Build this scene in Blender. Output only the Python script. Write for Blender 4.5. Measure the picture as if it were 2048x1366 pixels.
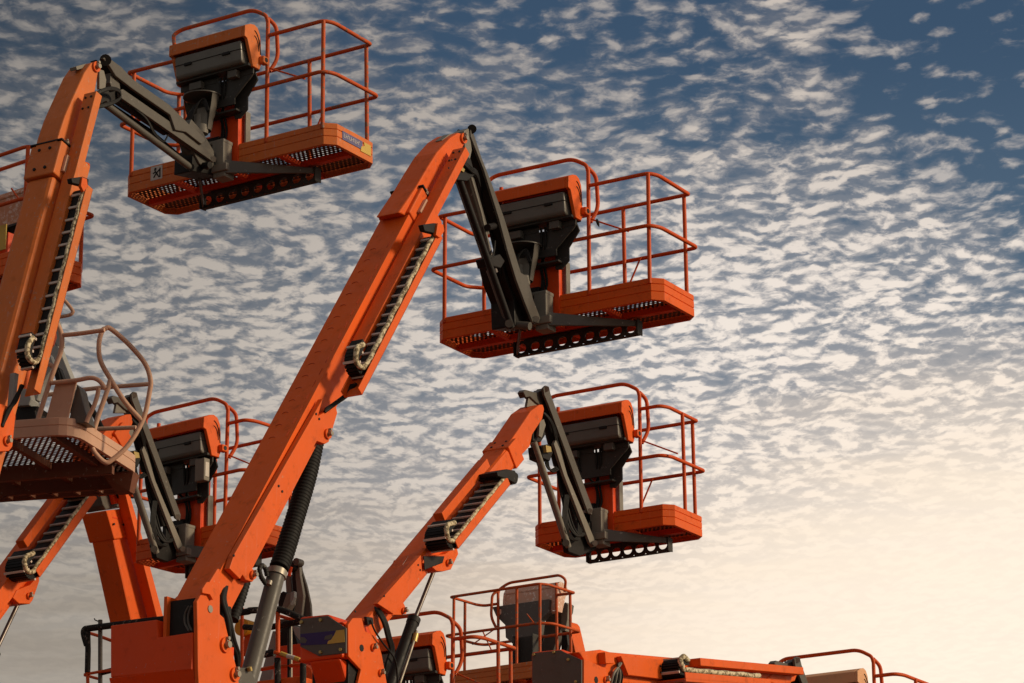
import bpy, bmesh, math, random
from mathutils import Vector, Matrix
R = math.radians
random.seed(7)
SC = bpy.context.scene
for o in list(bpy.data.objects): bpy.data.objects.remove(o)
# ------------------------------------------------------------------ camera, sky, sun, exposure
FPX, CX, CY, PITCH, CAM = 6200.0, 1024.0, 683.0, R(17), (0.0, 0.0, 1.7)
cd = bpy.data.cameras.new('camera'); cam = bpy.data.objects.new('camera', cd); SC.collection.objects.link(cam)
cd.sensor_width = 36; cd.lens = FPX / 2048 * 36; cd.clip_end = 5000; cd.clip_start = .5
cam.location = CAM; cam.rotation_euler = (R(90) + PITCH, 0, 0); SC.camera = cam
SC.view_settings.view_transform = 'Standard'; SC.view_settings.look = 'None'
SC.view_settings.exposure = 0; SC.view_settings.gamma = 1
SUN_AZ, SUN_EL = 102, 23          # degrees clockwise from +Y, and above the horizon
sl = bpy.data.lights.new('sun', 'SUN'); sun = bpy.data.objects.new('sun', sl); SC.collection.objects.link(sun)
sl.energy = 2.8; sl.angle = R(9); sl.color = (1, .80, .54)
sun.rotation_euler = Vector((-math.sin(R(SUN_AZ)) * math.cos(R(SUN_EL)), -math.cos(R(SUN_AZ)) * math.cos(R(SUN_EL)), -math.sin(R(SUN_EL)))).to_track_quat('-Z', 'Y').to_euler()

W = bpy.data.worlds.new('World'); SC.world = W; W.use_nodes = True
class NT:
    def __init__(s, t): s.t = t; s.n = t.nodes; s.l = t.links
    def new(s, ty, **k):
        n = s.n.new(ty)
        for a, b in k.items(): setattr(n, a, b)
        return n
    def put(s, sock, v):
        if isinstance(v, bpy.types.NodeSocket): s.l.new(v, sock)
        elif v is not None:
            if isinstance(v, (tuple, list)) and len(v) == 3 and len(sock.default_value) == 4: v = (*v, 1)
            sock.default_value = v
    def m(s, op, a, b=None, c=None, clamp=False):
        n = s.new('ShaderNodeMath', operation=op, use_clamp=clamp)
        for i, v in enumerate((a, b, c)): s.put(n.inputs[i], v)
        return n.outputs[0]
    def vm(s, op, a, b=None, scale=None):
        n = s.new('ShaderNodeVectorMath', operation=op); s.put(n.inputs[0], a)
        if b is not None: s.put(n.inputs[1], b)
        if scale is not None: s.put(n.inputs['Scale'], scale)
        return n.outputs[1] if op in ('DOT_PRODUCT', 'LENGTH') else n.outputs[0]
    def mr(s, v, a, b, c=0., d=1., smooth=True):
        n = s.new('ShaderNodeMapRange', interpolation_type='SMOOTHSTEP' if smooth else 'LINEAR')
        for i, x in enumerate((v, a, b, c, d)): s.put(n.inputs[i], x)
        return n.outputs[0]
    def mix(s, f, a, b, mode='MIX'):
        n = s.new('ShaderNodeMix', data_type='RGBA', blend_type=mode)
        s.put(n.inputs[0], f); s.put(n.inputs[6], a); s.put(n.inputs[7], b); return n.outputs[2]
    def noise(s, v, scale, detail=2., rough=.5, dist=0., dim='3D'):
        n = s.new('ShaderNodeTexNoise', noise_dimensions=dim)
        s.put(n.inputs['Vector'], v); n.inputs['Scale'].default_value = scale; n.inputs['Detail'].default_value = detail
        n.inputs['Roughness'].default_value = rough; n.inputs['Distortion'].default_value = dist
        return n.outputs[0]
    def comb(s, x, y, z=0.):
        n = s.new('ShaderNodeCombineXYZ'); s.put(n.inputs[0], x); s.put(n.inputs[1], y); s.put(n.inputs[2], z); return n.outputs[0]
    def sep(s, v):
        n = s.new('ShaderNodeSeparateXYZ'); s.put(n.inputs[0], v); return n.outputs
nt = NT(W.node_tree); nt.n.clear()
tc = nt.new('ShaderNodeTexCoord'); D = tc.outputs['Generated']
dx, dy, dz = nt.sep(D)
zc = nt.m('MAXIMUM', dz, .03)
az = nt.m('ARCTAN2', dx, dy); el = nt.m('ARCSINE', dz)      # frame: az -.165..+.165, el .187...407
px = nt.m('DIVIDE', dx, zc); py = nt.m('DIVIDE', dy, zc)     # the plane of the cloud sheet
P = nt.comb(px, py)
def rot(v, a, sx, sy):
    n = nt.new('ShaderNodeMapping'); nt.put(n.inputs[0], v)
    n.inputs['Rotation'].default_value = (0, 0, R(a)); n.inputs['Scale'].default_value = (sx, sy, 1); return n.outputs[0]
# warp, then puffs in rows
cot = nt.m('MAXIMUM', nt.m('ABSOLUTE', py), .2)
Q = nt.comb(px, nt.m('ADD', nt.m('MULTIPLY', nt.m('LOGARITHM', cot, math.e), 1.1), nt.m('MULTIPLY', py, .17)))
def wnoise(v, sc, amt, det=2.):
    w = nt.new('ShaderNodeTexNoise'); nt.put(w.inputs['Vector'], v); w.inputs['Scale'].default_value = sc; w.inputs['Detail'].default_value = det
    return nt.vm('ADD', v, nt.vm('SCALE', nt.vm('SUBTRACT', w.outputs[1], (.5, .5, .5)), scale=amt))
Q1 = wnoise(Q, 11, .035); Q2 = wnoise(Q1, 60, .008, 3.)
def vor(v, sc, det=0., sm=.5):
    n = nt.new('ShaderNodeTexVoronoi', feature='SMOOTH_F1'); nt.put(n.inputs['Vector'], v); n.inputs['Scale'].default_value = sc
    n.inputs['Smoothness'].default_value = sm; n.inputs['Randomness'].default_value = .9; n.inputs['Detail'].default_value = det; n.inputs['Roughness'].default_value = .55
    return n.outputs['Distance']
r_ = rot(Q2, 10, 1.0, 1.12)
c1 = nt.m('SUBTRACT', 1., vor(r_, 36, 0, .6))
n0 = nt.noise(rot(Q2, 10, .9, 1.2), 50, 5, .56)
n1 = nt.noise(rot(nt.vm('ADD', Q2, (.002, .008, 0)), 10, .9, 1.2), 50, 3, .58)
f0 = nt.m('ADD', nt.m('MULTIPLY', c1, .42), nt.m('ADD', nt.m('MULTIPLY', n0, .56), .055))
big = nt.noise(Q, 3.2, 2, .5); mid = nt.noise(Q1, 11, 3, .55); st2 = nt.noise(rot(Q1, -16, .35, 1.5), 15, 3, .5)
b_el = nt.mr(el, .385, .30, 0, 1)
edge = nt.mr(nt.m('ADD', az, nt.m('MULTIPLY', nt.m('SUBTRACT', el, .30), .55)), .125, .20)      # open sky at the right
topc = nt.m('MULTIPLY', nt.mr(el, .335, .395), nt.mr(nt.m('ABSOLUTE', nt.m('SUBTRACT', az, .035)), .10, .02))  # and top centre
cov = nt.m('SUBTRACT', nt.m('ADD', .020, nt.m('MULTIPLY', b_el, .150)), nt.m('MAXIMUM', nt.m('MULTIPLY', nt.m('MULTIPLY', edge, nt.mr(el, .25, .30)), .24), nt.m('MULTIPLY', topc, .10)))
cov = nt.m('ADD', cov, nt.m('MULTIPLY', nt.m('SUBTRACT', big, .5), .22))
cov = nt.m('ADD', cov, nt.m('MULTIPLY', nt.m('SUBTRACT', mid, .5), .42))
cov = nt.m('ADD', cov, nt.m('MULTIPLY', nt.m('SUBTRACT', st2, .5), .24))
dens = nt.m('ADD', f0, cov)
thick = nt.mr(dens, .43, .77)
veil = nt.mr(dens, .36, .60, 0, .66)
alpha = nt.m('MAXIMUM', thick, veil)
relief = nt.m('MULTIPLY', nt.m('SUBTRACT', n0, n1), 3.0)      # sides turned to the light and away from it
# light across the sheet
sdir = (math.sin(R(12)) * math.cos(R(3)), math.cos(R(12)) * math.cos(R(3)), math.sin(R(3)))
glow = nt.vm('DOT_PRODUCT', nt.vm('NORMALIZE', D), sdir)
lr = nt.mr(az, -.15, .10)
sky = nt.new('ShaderNodeTexSky', sky_type='NISHITA', sun_disc=False)
sky.sun_elevation = R(SUN_EL); sky.sun_rotation = R(SUN_AZ); sky.air_density = 1.2; sky.dust_density = .6; sky.ozone_density = 2
K = .1
def c10(r, g, b): return (r / K, g / K, b / K)
blue = nt.mix(nt.mr(az, -.16, .0), (.27, .27, .27), (.33, .39, .44))
bl = nt.mix(1., sky.outputs[0], blue, 'MULTIPLY')
bl = nt.mix(nt.mr(el, .40, .30, 0, .35), bl, nt.mix(lr, c10(.13, .155, .185), c10(.15, .215, .28)))
bl = nt.mix(nt.mr(el, .33, .22, 0, .85), bl, nt.mix(lr, c10(.20, .205, .22), c10(.36, .37, .40)))
cl_hi = nt.mix(lr, c10(.47, .42, .37), c10(.90, .81, .73))
cl_hi = nt.mix(nt.mr(el, .29, .385, 0, .8), cl_hi, nt.mix(lr, c10(.25, .23, .215), c10(.50, .44, .39)))
cl_hi = nt.mix(nt.mr(glow, .955, .99, 0, .8), cl_hi, c10(1.0, .86, .72))
cl_lo = nt.mix(.60, nt.mix(1., cl_hi, (.70, .71, .75), 'MULTIPLY'), bl)
sh = nt.m('ADD', nt.m('MULTIPLY', nt.m('ADD', nt.mr(dens, .50, .80, 0, 1, False), nt.mr(f0, .50, .66, 0, 1, False)), .5), relief, clamp=True)
cl = nt.mix(sh, cl_lo, cl_hi)
col = nt.mix(alpha, bl, cl)
# low haze: the puffs melt into streaks, cream towards the sun
st = nt.noise(rot(Q1, -8, .20, 1.3), 10, 5, .55)
hz_c = nt.mix(nt.mr(az, -.15, .08), c10(.33, .285, .235), c10(.95, .77, .60))
hz_c = nt.mix(nt.mr(glow, .96, .993), hz_c, c10(1.08, .94, .77))
hz_c = nt.mix(nt.mr(st, .38, .68, 0, .55), hz_c, nt.mix(lr, c10(.42, .375, .32), c10(1.04, .89, .74)))
low = nt.m('ADD', el, nt.m('MULTIPLY', nt.m('SUBTRACT', st, .5), .04))
lim = nt.m('SUBTRACT', low, nt.m('MULTIPLY', nt.mr(az, .0, .16), .036))
hz = nt.mr(lim, .272, .195, 0, .92)
col = nt.mix(hz, col, hz_c)
# towards the zenith and behind the camera an even sky
col = nt.mix(nt.mr(dz, .45, .75, 0, .85), col, c10(.27, .26, .255))
bg = nt.new('ShaderNodeBackground'); nt.put(bg.inputs[0], col); bg.inputs[1].default_value = K
wo = nt.new('ShaderNodeOutputWorld'); nt.l.new(bg.outputs[0], wo.inputs[0])
W.cycles.sampling_method = 'MANUAL'; W.cycles.sample_map_resolution = 512

# ------------------------------------------------------------------ projection helpers (real depths chosen per machine)
_c, _s = math.cos(PITCH), math.sin(PITCH)
def ray(px, py):
    x = (px - CX) / FPX; y = -(py - CY) / FPX
    return Vector((x, _c - _s * y, _s + _c * y))
def at(px, py, d): return Vector(CAM) + ray(px, py) * d

# ------------------------------------------------------------------ materials
def mat_new(name):
    m = bpy.data.materials.new(name); m.use_nodes = True; n = NT(m.node_tree)
    return m, n, n.n['Principled BSDF']
def paint(name, rgb, rough=.42, fade=.12, wear=0., chip=(.35, .33, .3), dirt=.25, spec=.24, metal=0., bump=.15, streak=0., speck=.55):
    m, n, b = mat_new(name)
    tcn = n.new('ShaderNodeTexCoord'); O = tcn.outputs['Object']
    a = n.noise(O, 1.7, 4, .6); f = n.noise(O, 9, 5, .65); g = n.noise(O, 48, 3, .7)
    dull = tuple(min(1, c * .72 + .018) for c in rgb)
    col = n.mix(n.mr(a, .35, .7, 0, fade * 4, False), rgb, dull)
    col = n.mix(n.mr(f, .54, .75, 0, dirt), col, tuple(c * .35 + .012 for c in rgb))
    sp = n.mr(g, .715, .735, 0, speck)
    col = n.mix(sp, col, tuple(c * .5 + .22 for c in rgb))
    if wear > 0:
        w = n.mr(n.noise(O, 26, 6, .75), .64 - wear * .14, .68 - wear * .14)
        w2 = n.mr(n.noise(O, 3.1, 3, .6), .4, .6)
        col = n.mix(n.m('MULTIPLY', w, w2), col, chip)
    if streak > 0:
        mp = n.new('ShaderNodeMapping'); n.put(mp.inputs[0], O); mp.inputs['Scale'].default_value = (1, 1, .07)
        col = n.mix(n.mr(n.noise(mp.outputs[0], 42, 3, .6), .6, .72, 0, streak), col, tuple(c * .6 + .2 for c in rgb))
    n.put(b.inputs['Base Color'], col)
    n.put(b.inputs['Roughness'], n.mr(f, .3, .75, rough - .08, rough + .16, False))
    b.inputs['Metallic'].default_value = metal; b.inputs['Specular IOR Level'].default_value = spec
    if bump:
        bp = n.new('ShaderNodeBump'); bp.inputs['Strength'].default_value = bump; bp.inputs['Distance'].default_value = .004
        n.put(bp.inputs['Height'], n.m('ADD', a, n.m('MULTIPLY', g, .35))); n.l.new(bp.outputs[0], b.inputs['Normal'])
    return m
def grating(name, rgb, pitch, hole, bars=None):
    """sheet metal with real see-through round holes, in the object's own coordinates"""
    m, n, b = mat_new(name)
    O = n.new('ShaderNodeTexCoord').outputs['Object']; x, y, z = n.sep(O)
    u = n.m('DIVIDE', x, pitch); v = n.m('DIVIDE', y, pitch * .87)
    row = n.m('FLOOR', v); off = n.m('MULTIPLY', n.m('MODULO', n.m('ABSOLUTE', row), 2), .5)
    fu = n.m('SUBTRACT', n.m('FRACT', n.m('ADD', n.m('ADD', u, 50), off)), .5); fv = n.m('MULTIPLY', n.m('SUBTRACT', n.m('FRACT', n.m('ADD', v, 50)), .5), .87)
    d = n.m('SQRT', n.m('ADD', n.m('MULTIPLY', fu, fu), n.m('MULTIPLY', fv, fv)))
    mask = n.m('LESS_THAN', d, hole)
    blk = n.mr(n.noise(O, 14, 3, .6), .60, .64)           # mud plugging some of the holes
    mask = n.m('MULTIPLY', mask, n.m('SUBTRACT', 1., blk))
    n.put(b.inputs['Base Color'], n.mix(n.mr(n.noise(O, 7, 4, .6), .4, .65), rgb, tuple(c * .45 for c in rgb)))
    b.inputs['Roughness'].default_value = .7
    n.put(b.inputs['Alpha'], n.m('SUBTRACT', 1., mask))
    return m
def conduit_mat():
    m, n, b = mat_new('beige conduit')
    O = n.new('ShaderNodeTexCoord').outputs['Object']
    f = n.mr(n.noise(O, 34, 3, .6), .42, .56)
    n.put(b.inputs['Base Color'], n.mix(f, (.20, .15, .08), (.66, .56, .37))); b.inputs['Roughness'].default_value = .75
    return m
OR = (.78, .112, .005)
M = dict(
    orange=paint('orange paint', OR, .50, .13, .04, chip=(.55, .30, .2), dirt=.48, spec=.22, streak=.14),
    orange_rail=paint('orange rail paint', (.62, .078, .006), .5, .05, .12, chip=(.2, .05, .02), spec=.25, speck=0),
    orange_rail_worn=paint('worn orange rail paint', (.56, .082, .01), .55, .08, .8, chip=(.20, .12, .085)),
    orange_worn=paint('worn orange paint', (.68, .165, .028), .5, .2, .35, chip=(.42, .3, .22), dirt=.3, streak=.35),
    orange_faded=paint('faded orange paint', (.60, .27, .15), .6, .3, .85, chip=(.72, .60, .52), dirt=.3, streak=.75),
    peach=paint('orange paint with peach sheen', (.80, .42, .22), .5, .2, .1, dirt=.15),  # orange hood made pale peach: the reflection on its top is put into the colour
    red_orange=paint('deep orange paint', (.76, .068, .004), .42, .1, .1, dirt=.3),
    tan=paint('tan brown paint', (.60, .36, .245), .5, .2, .1, chip=(.55, .42, .32), dirt=.2),
    bracket=paint('black bracket paint', (.040, .037, .032), .5, .1, .1, chip=(.2, .18, .16), dirt=.3),
    grey=paint('dark grey paint', (.105, .095, .08), .42, .1, .12, chip=(.3, .28, .25), dirt=.4),
    grey2=paint('mid grey paint', (.22, .20, .165), .5, .15, .1, chip=(.4, .38, .33), dirt=.3),
    grey_lt=paint('light grey paint', (.33, .33, .31), .5, .12, .1, chip=(.5, .5, .48), dirt=.25),
    grey_spl=paint('splashed dark grey paint', (.12, .112, .10), .5, .12, .2, chip=(.55, .52, .48), dirt=.3),
    black=paint('black steel', (.010, .008, .007), .55, .05, .1, chip=(.1, .09, .08), dirt=.2),
    plastic=paint('dark grey plastic', (.125, .118, .10), .38, .1, 0, dirt=.3, spec=.5),
    rubber=paint('black rubber', (.010, .009, .008), .6, .05, 0, dirt=.1, spec=.22),
    rubber2=paint('scuffed black rubber', (.022, .020, .018), .6, .05, .35, chip=(.25, .23, .2)),
    foam=paint('black foam padding', (.02, .018, .017), .85, .05, .55, chip=(.3, .26, .22)),
    chrome=paint('steel rod', (.16, .14, .13), .42, .1, 0, metal=.85, dirt=.4),
    steel=paint('dull steel', (.30, .27, .22), .45, .1, 0, metal=.5, dirt=.5),
    rung=paint('chain rung', (.66, .54, .46), .5, .1, 0, dirt=.3),
    conduit=conduit_mat(),
    brass=paint('brass fitting', (.45, .33, .12), .4, .1, 0, metal=.6),
    sticker=paint('white sticker', (.62, .58, .52), .6, .2, .2, chip=(.3, .2, .12)),
    purple=paint('purple sticker', (.045, .028, .13), .6, .2, .2, chip=(.2, .16, .2)),
    violet=paint('faded violet sticker', (.13, .12, .24), .6, .2, .4, chip=(.35, .3, .36)),
    yellow=paint('yellow sticker', (.62, .42, .09), .6, .2, .15, chip=(.5, .3, .12)),
    yellow_paint=paint('yellow paint', (.72, .34, .02), .5, .1, 0),
    splash=paint('paint-splashed hood', (.70, .42, .30), .6, .15, .7, chip=(.85, .78, .72), dirt=.1, streak=.8),
    orange_box=paint('orange lip paint', (.45, .05, .008), .5, .1, 0),
    floor=grating('perforated floor', (.085, .052, .034), .045, .20),
    floor_tan=grating('perforated brown floor', (.15, .065, .035), .052, .25),
    tyre=paint('tyre', (.02, .02, .02), .8, .1, 0),
)
# ------------------------------------------------------------------ mesh building
class MB:
    def __init__(s): s.v = []; s.f = []; s.sm = []
    def add(s, vs, fs, smooth=False):
        k = len(s.v); s.v += [tuple(p) for p in vs]
        for f in fs: s.f.append([i + k for i in f]); s.sm.append(smooth)
    def box(s, a, b):
        x0, y0, z0 = [min(p, q) for p, q in zip(a, b)]; x1, y1, z1 = [max(p, q) for p, q in zip(a, b)]
        s.add([(x0, y0, z0), (x1, y0, z0), (x1, y1, z0), (x0, y1, z0), (x0, y0, z1), (x1, y0, z1), (x1, y1, z1), (x0, y1, z1)],
              [(0, 3, 2, 1), (4, 5, 6, 7), (0, 1, 5, 4), (1, 2, 6, 5), (2, 3, 7, 6), (3, 0, 4, 7)])
    def loft(s, A, B, smooth=False):
        n = len(A); s.add(list(A) + list(B), [tuple(range(n))[::-1], tuple(range(n, 2 * n))] + [(i, (i + 1) % n, n + (i + 1) % n, n + i) for i in range(n)], smooth)
    def prism_x(s, yz, x0, x1): s.loft([(x0, y, z) for y, z in yz], [(x1, y, z) for y, z in yz])
    def prism_y(s, xz, y0, y1): s.loft([(x, y0, z) for x, z in xz], [(x, y1, z) for x, z in xz])
    def prism_z(s, xy, z0, z1): s.loft([(x, y, z0) for x, y in xy], [(x, y, z1) for x, y in xy])
    def tube(s, pts, r, n=8, rad=None, closed=False):
        pts = [Vector(p) for p in pts]; N = len(pts); prev = None; k0 = len(s.v); vs = []; fs = []
        for i, p in enumerate(pts):
            if closed: t = (pts[(i + 1) % N] - pts[i - 1])
            else: t = pts[min(i + 1, N - 1)] - pts[max(i - 1, 0)]
            t.normalize()
            if prev is None:
                a = Vector((0, 0, 1)) if abs(t.z) < .9 else Vector((1, 0, 0)); u = t.cross(a).normalized()
            else: u = (prev - t * prev.dot(t)).normalized()
            prev = u; w = t.cross(u); rr = rad[i] if rad else r
            for j in range(n):
                a = 2 * math.pi * j / n; vs.append(p + (u * math.cos(a) + w * math.sin(a)) * rr)
        M_ = N if closed else N - 1
        for i in range(M_):
            for j in range(n):
                i2 = (i + 1) % N; fs.append((i * n + j, i * n + (j + 1) % n, i2 * n + (j + 1) % n, i2 * n + j))
        s.add(vs, fs, True)
        if not closed:
            s.add([vs[j] for j in range(n)], [tuple(range(n))[::-1]]); s.add([vs[(N - 1) * n + j] for j in range(n)], [tuple(range(n))])
    def cyl(s, a, b, r, n=16, r2=None): s.tube([a, b], r, n, rad=[r, r if r2 is None else r2])
def rnd(pts, r=.08, k=5, closed=False):
    """round the corners of a polyline"""
    pts = [Vector(p) for p in pts]; out = []; N = len(pts)
    for i, p in enumerate(pts):
        if not closed and i in (0, N - 1): out.append(p); continue
        a = pts[i - 1] - p; b = pts[(i + 1) % N] - p
        q = min(r, a.length * .48, b.length * .48); A = p + a.normalized() * q; B = p + b.normalized() * q
        for j in range(k + 1):
            t = j / k; out.append(A * (1 - t) ** 2 + p * 2 * t * (1 - t) + B * t * t)
    return out
def smooth_path(pts, k=6):
    P_ = [Vector(p) for p in pts]; out = []
    for i in range(len(P_) - 1):
        p0 = P_[max(i - 1, 0)]; p1 = P_[i]; p2 = P_[i + 1]; p3 = P_[min(i + 2, len(P_) - 1)]
        for j in range(k):
            t = j / k; out.append(.5 * ((2 * p1) + (p2 - p0) * t + (2 * p0 - 5 * p1 + 4 * p2 - p3) * t * t + (3 * p1 - p0 - 3 * p2 + p3) * t ** 3))
    out.append(P_[-1]); return out
def part(name, mb, mat, parent=None, bevel=0, label=None, seg=2, extra=None):
    mi = [0] * len(mb.f)
    if extra: mb.add(extra[0].v, extra[0].f); mb.sm[-len(extra[0].f):] = extra[0].sm; mi += [1] * len(extra[0].f)
    me = bpy.data.meshes.new(name); me.from_pydata(mb.v, [], mb.f); me.polygons.foreach_set('material_index', mi)
    me.polygons.foreach_set('use_smooth', mb.sm); me.update()
    bm = bmesh.new(); bm.from_mesh(me); bmesh.ops.recalc_face_normals(bm, faces=bm.faces); bm.to_mesh(me); bm.free()
    o = bpy.data.objects.new(name, me); SC.collection.objects.link(o)
    me.materials.append(M[mat] if isinstance(mat, str) else mat)
    if extra: me.materials.append(M[extra[1]])
    if parent is not None: o.parent = parent
    if bevel:
        b = o.modifiers.new('bevel', 'BEVEL'); b.width = bevel; b.segments = seg; b.limit_method = 'ANGLE'; b.angle_limit = R(35); b.use_clamp_overlap = True
    if label: o['label'] = label
    return o
def empty(name, loc, yaw, label, cat, group=None):
    o = bpy.data.objects.new(name, None); SC.collection.objects.link(o); o.location = loc; o.rotation_euler = (0, 0, -R(yaw))
    o.empty_display_size = .3; o['label'] = label; o['category'] = cat
    if group: o['group'] = group
    return o
# ------------------------------------------------------------------ ground
g = MB(); g.add([(-1500, -1500, 0), (1500, -1500, 0), (1500, 1500, 0), (-1500, 1500, 0)], [(0, 1, 2, 3)])
go = part('ground', g, paint('yard gravel', (.075, .065, .055), .9, .2, 0, bump=.3)); go['kind'] = 'structure'

GROUP = 'orange boom lifts parked together in the yard'
class Lift:
    """a machine whose boom stands in one vertical plane; local axes x = across, y = forward, z = up"""
    def __init__(s, label, px, py, d, yaw, back=0., name='boom_lift', group=GROUP, cat='boom lift'):
        s.yaw = yaw; a = R(yaw); s.U = Vector((math.cos(a), -math.sin(a), 0)); s.W = Vector((math.sin(a), math.cos(a), 0))
        p = at(px, py, d); s.anchor = p; s.O = Vector((p.x, p.y, 0)) + s.W * back
        s.root = empty(name, s.O, yaw, label, cat, group)
    def loc(s, p): v = p - s.O; return Vector((v.dot(s.U), v.dot(s.W), v.z))
    def u(s, px, py, u):
        r = ray(px, py); t = (u - (Vector(CAM) - s.O).dot(s.U)) / r.dot(s.U); return s.loc(Vector(CAM) + r * t)
    def y(s, px, py, y):
        r = ray(px, py); t = (y - (Vector(CAM) - s.O).dot(s.W)) / r.dot(s.W); return s.loc(Vector(CAM) + r * t)
    # traced pieces
    def pr(s, name, pts, uf, ub, mat='orange', bevel=.008, label=None, parent=None):
        yz = [s.u(x, y, uf)[1:] for x, y in pts]; m = MB(); m.prism_x(yz, ub, uf)
        return part(name, m, mat, parent or s.root, bevel, label)
    def py_(s, name, pts, yf, depth, mat, bevel=.008, parent=None, label=None):
        q = [s.y(x, y, yf) for x, y in pts]; m = MB(); m.prism_y([(p.x, p.z) for p in q], yf, yf + depth)
        return part(name, m, mat, parent or s.root, bevel, label)
    def rod(s, name, pts, r, mat, u=0., n=12, rd=0, parent=None, smooth=False, label=None):
        q = [s.u(p[0], p[1], p[2] if len(p) > 2 else u) for p in pts]
        if rd: q = rnd(q, rd)
        if smooth: q = smooth_path(q)
        m = MB(); m.tube(q, r, n); return part(name, m, mat, parent or s.root, label=label)
    def bellows(s, name, pts, r, mat='rubber', u=0., pitch=.030, parent=None):
        q = smooth_path([s.u(p[0], p[1], p[2] if len(p) > 2 else u) for p in pts], 12); L_ = [0]
        for a, b in zip(q, q[1:]): L_.append(L_[-1] + (b - a).length)
        n = int(L_[-1] / (pitch / 4)); out = []; rad = []; j = 0
        for i in range(n + 1):
            t = L_[-1] * i / n
            while j < len(q) - 2 and L_[j + 1] < t: j += 1
            f = (t - L_[j]) / max(1e-6, L_[j + 1] - L_[j]); out.append(q[j].lerp(q[j + 1], min(1, f)))
            rad.append(r * (1 + .075 * math.sin(2 * math.pi * t / pitch) + .02 * math.sin(t * 9)))
        m = MB(); m.tube(out, r, 16, rad=rad); return part(name, m, mat, parent or s.root)
    def frame(s, p0, p1, u):
        a = s.u(*p0, u); b = s.u(*p1, u); s.b0 = Vector((a.y, a.z)); d = Vector((b.y, b.z)) - s.b0; s.bl = d.length
        s.bd = d.normalized(); s.bn = Vector((s.bd.y, -s.bd.x))
    def sn(s, px, py, u):
        p = s.u(px, py, u); q = Vector((p.y, p.z)) - s.b0; return q.dot(s.bd), q.dot(s.bn)
    def bp(s, t, n): q = s.b0 + s.bd * t + s.bn * n; return (q.x, q.y)
    def beam(s, name, s0, s1, u0, u1, n0, n1, mat='orange', bevel=.012, parent=None, label=None, m=None):
        own = m is None; m = m or MB()
        m.prism_x([s.bp(s0, n0), s.bp(s1, n0), s.bp(s1, n1), s.bp(s0, n1)], u0, u1)
        if own: return part(name, m, mat, parent or s.root, bevel, label)
    def bolts(s, name, pts, u, r=.012, h=.012, mat='steel', parent=None):
        for x, y in pts: m = MB(); p = s.u(x, y, u); m.cyl((u, p.y, p.z), (u + h, p.y, p.z), r, 8); o = part(name, m, mat, parent or s.root)
        return o
    def pin(s, px, py, u, r=.05, parent=None):
        p = s.u(px, py, u); m = MB(); m.cyl((u - .01, p.y, p.z), (u + .018, p.y, p.z), r, 20); o = part('pin_plate', m, 'orange', parent or s.root, .004)
        m = MB(); m.cyl((u, p.y, p.z), (u + .05, p.y, p.z), r * .45, 14); m.cyl((u, p.y + r * .1, p.z + r * .85), (u + .04, p.y + r * .1, p.z + r * .85), r * .26, 8)
        m.box((u + .018, p.y - r * .18, p.z), (u + .032, p.y + r * .18, p.z + r * .95))
        part('pin', m, 'steel', o); return o
    def chain(s, sT, sL, u0, u1, n, r, back=.12, cw=.05):
        """cable chain lying in its tray from sT down to the loop at sL, bending over n-2r"""
        path = [(sT, n)]; k = 12
        path.append((sL, n))
        for i in range(1, k + 1):
            a = math.pi * i / k; path.append((sL - math.sin(a) * r * 1.25, n - r + math.cos(a) * r))
        path.append((sL + back, n - 2 * r))
        P3 = [Vector((0, *s.bp(*q))) for q in path]
        m = MB(); t = .028
        for i in range(len(P3) - 1):
            a, b = P3[i], P3[i + 1]; d = (b - a).normalized(); nn = Vector((0, d.z, -d.y)) * t
            L_ = [a - nn, b - nn, b + nn, a + nn]; m.loft([(u0, p.y, p.z) for p in L_], [(u1, p.y, p.z) for p in L_])
        mc = m
        L_ = [0]
        for a, b in zip(P3, P3[1:]): L_.append(L_[-1] + (b - a).length)
        m = MB(); t_ = .05; j = 0
        while t_ < L_[-1]:
            j = 0
            while L_[j + 1] < t_: j += 1
            f = (t_ - L_[j]) / (L_[j + 1] - L_[j]); p = P3[j].lerp(P3[j + 1], f); d = (P3[j + 1] - P3[j]).normalized(); nn = Vector((0, d.z, -d.y))
            for sg in (1, -1):
                c = p + nn * (.033 * sg); a_ = [c - d * .010 - nn * .008, c + d * .010 - nn * .008, c + d * .010 + nn * .008, c - d * .010 + nn * .008]
                m.loft([(u0 - .004, q.y, q.z) for q in a_], [(u1 + .004, q.y, q.z) for q in a_])
            t_ += .12
        ch = part('cable_chain', mc, 'rubber', s.root, extra=(m, 'rung'))
        q = [Vector((u1 + .008, *s.bp(a, b - .045))) for a, b in path[:-1]]
        q.append(Vector((u1 + .008, *s.bp(sL + back * .8, n - 2 * r))))
        q = rnd(q, .03, 2); out = []; rad = []; acc = 0
        dens = []
        for a, b in zip(q, q[1:]):
            k_ = max(1, int((b - a).length / .012))
            for i in range(k_): dens.append(a.lerp(b, i / k_))
        for i, p in enumerate(dens):
            out.append(p + Vector((math.sin(i * .35) * .004, 0, math.cos(i * .23) * .003))); rad.append(cw * .43 * (1 + .05 * math.sin(i * 1.5)))
        m = MB(); m.tube(out, .03, 10, rad=rad); part('wire_conduit', m, 'conduit', s.root)
        return ch

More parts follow.
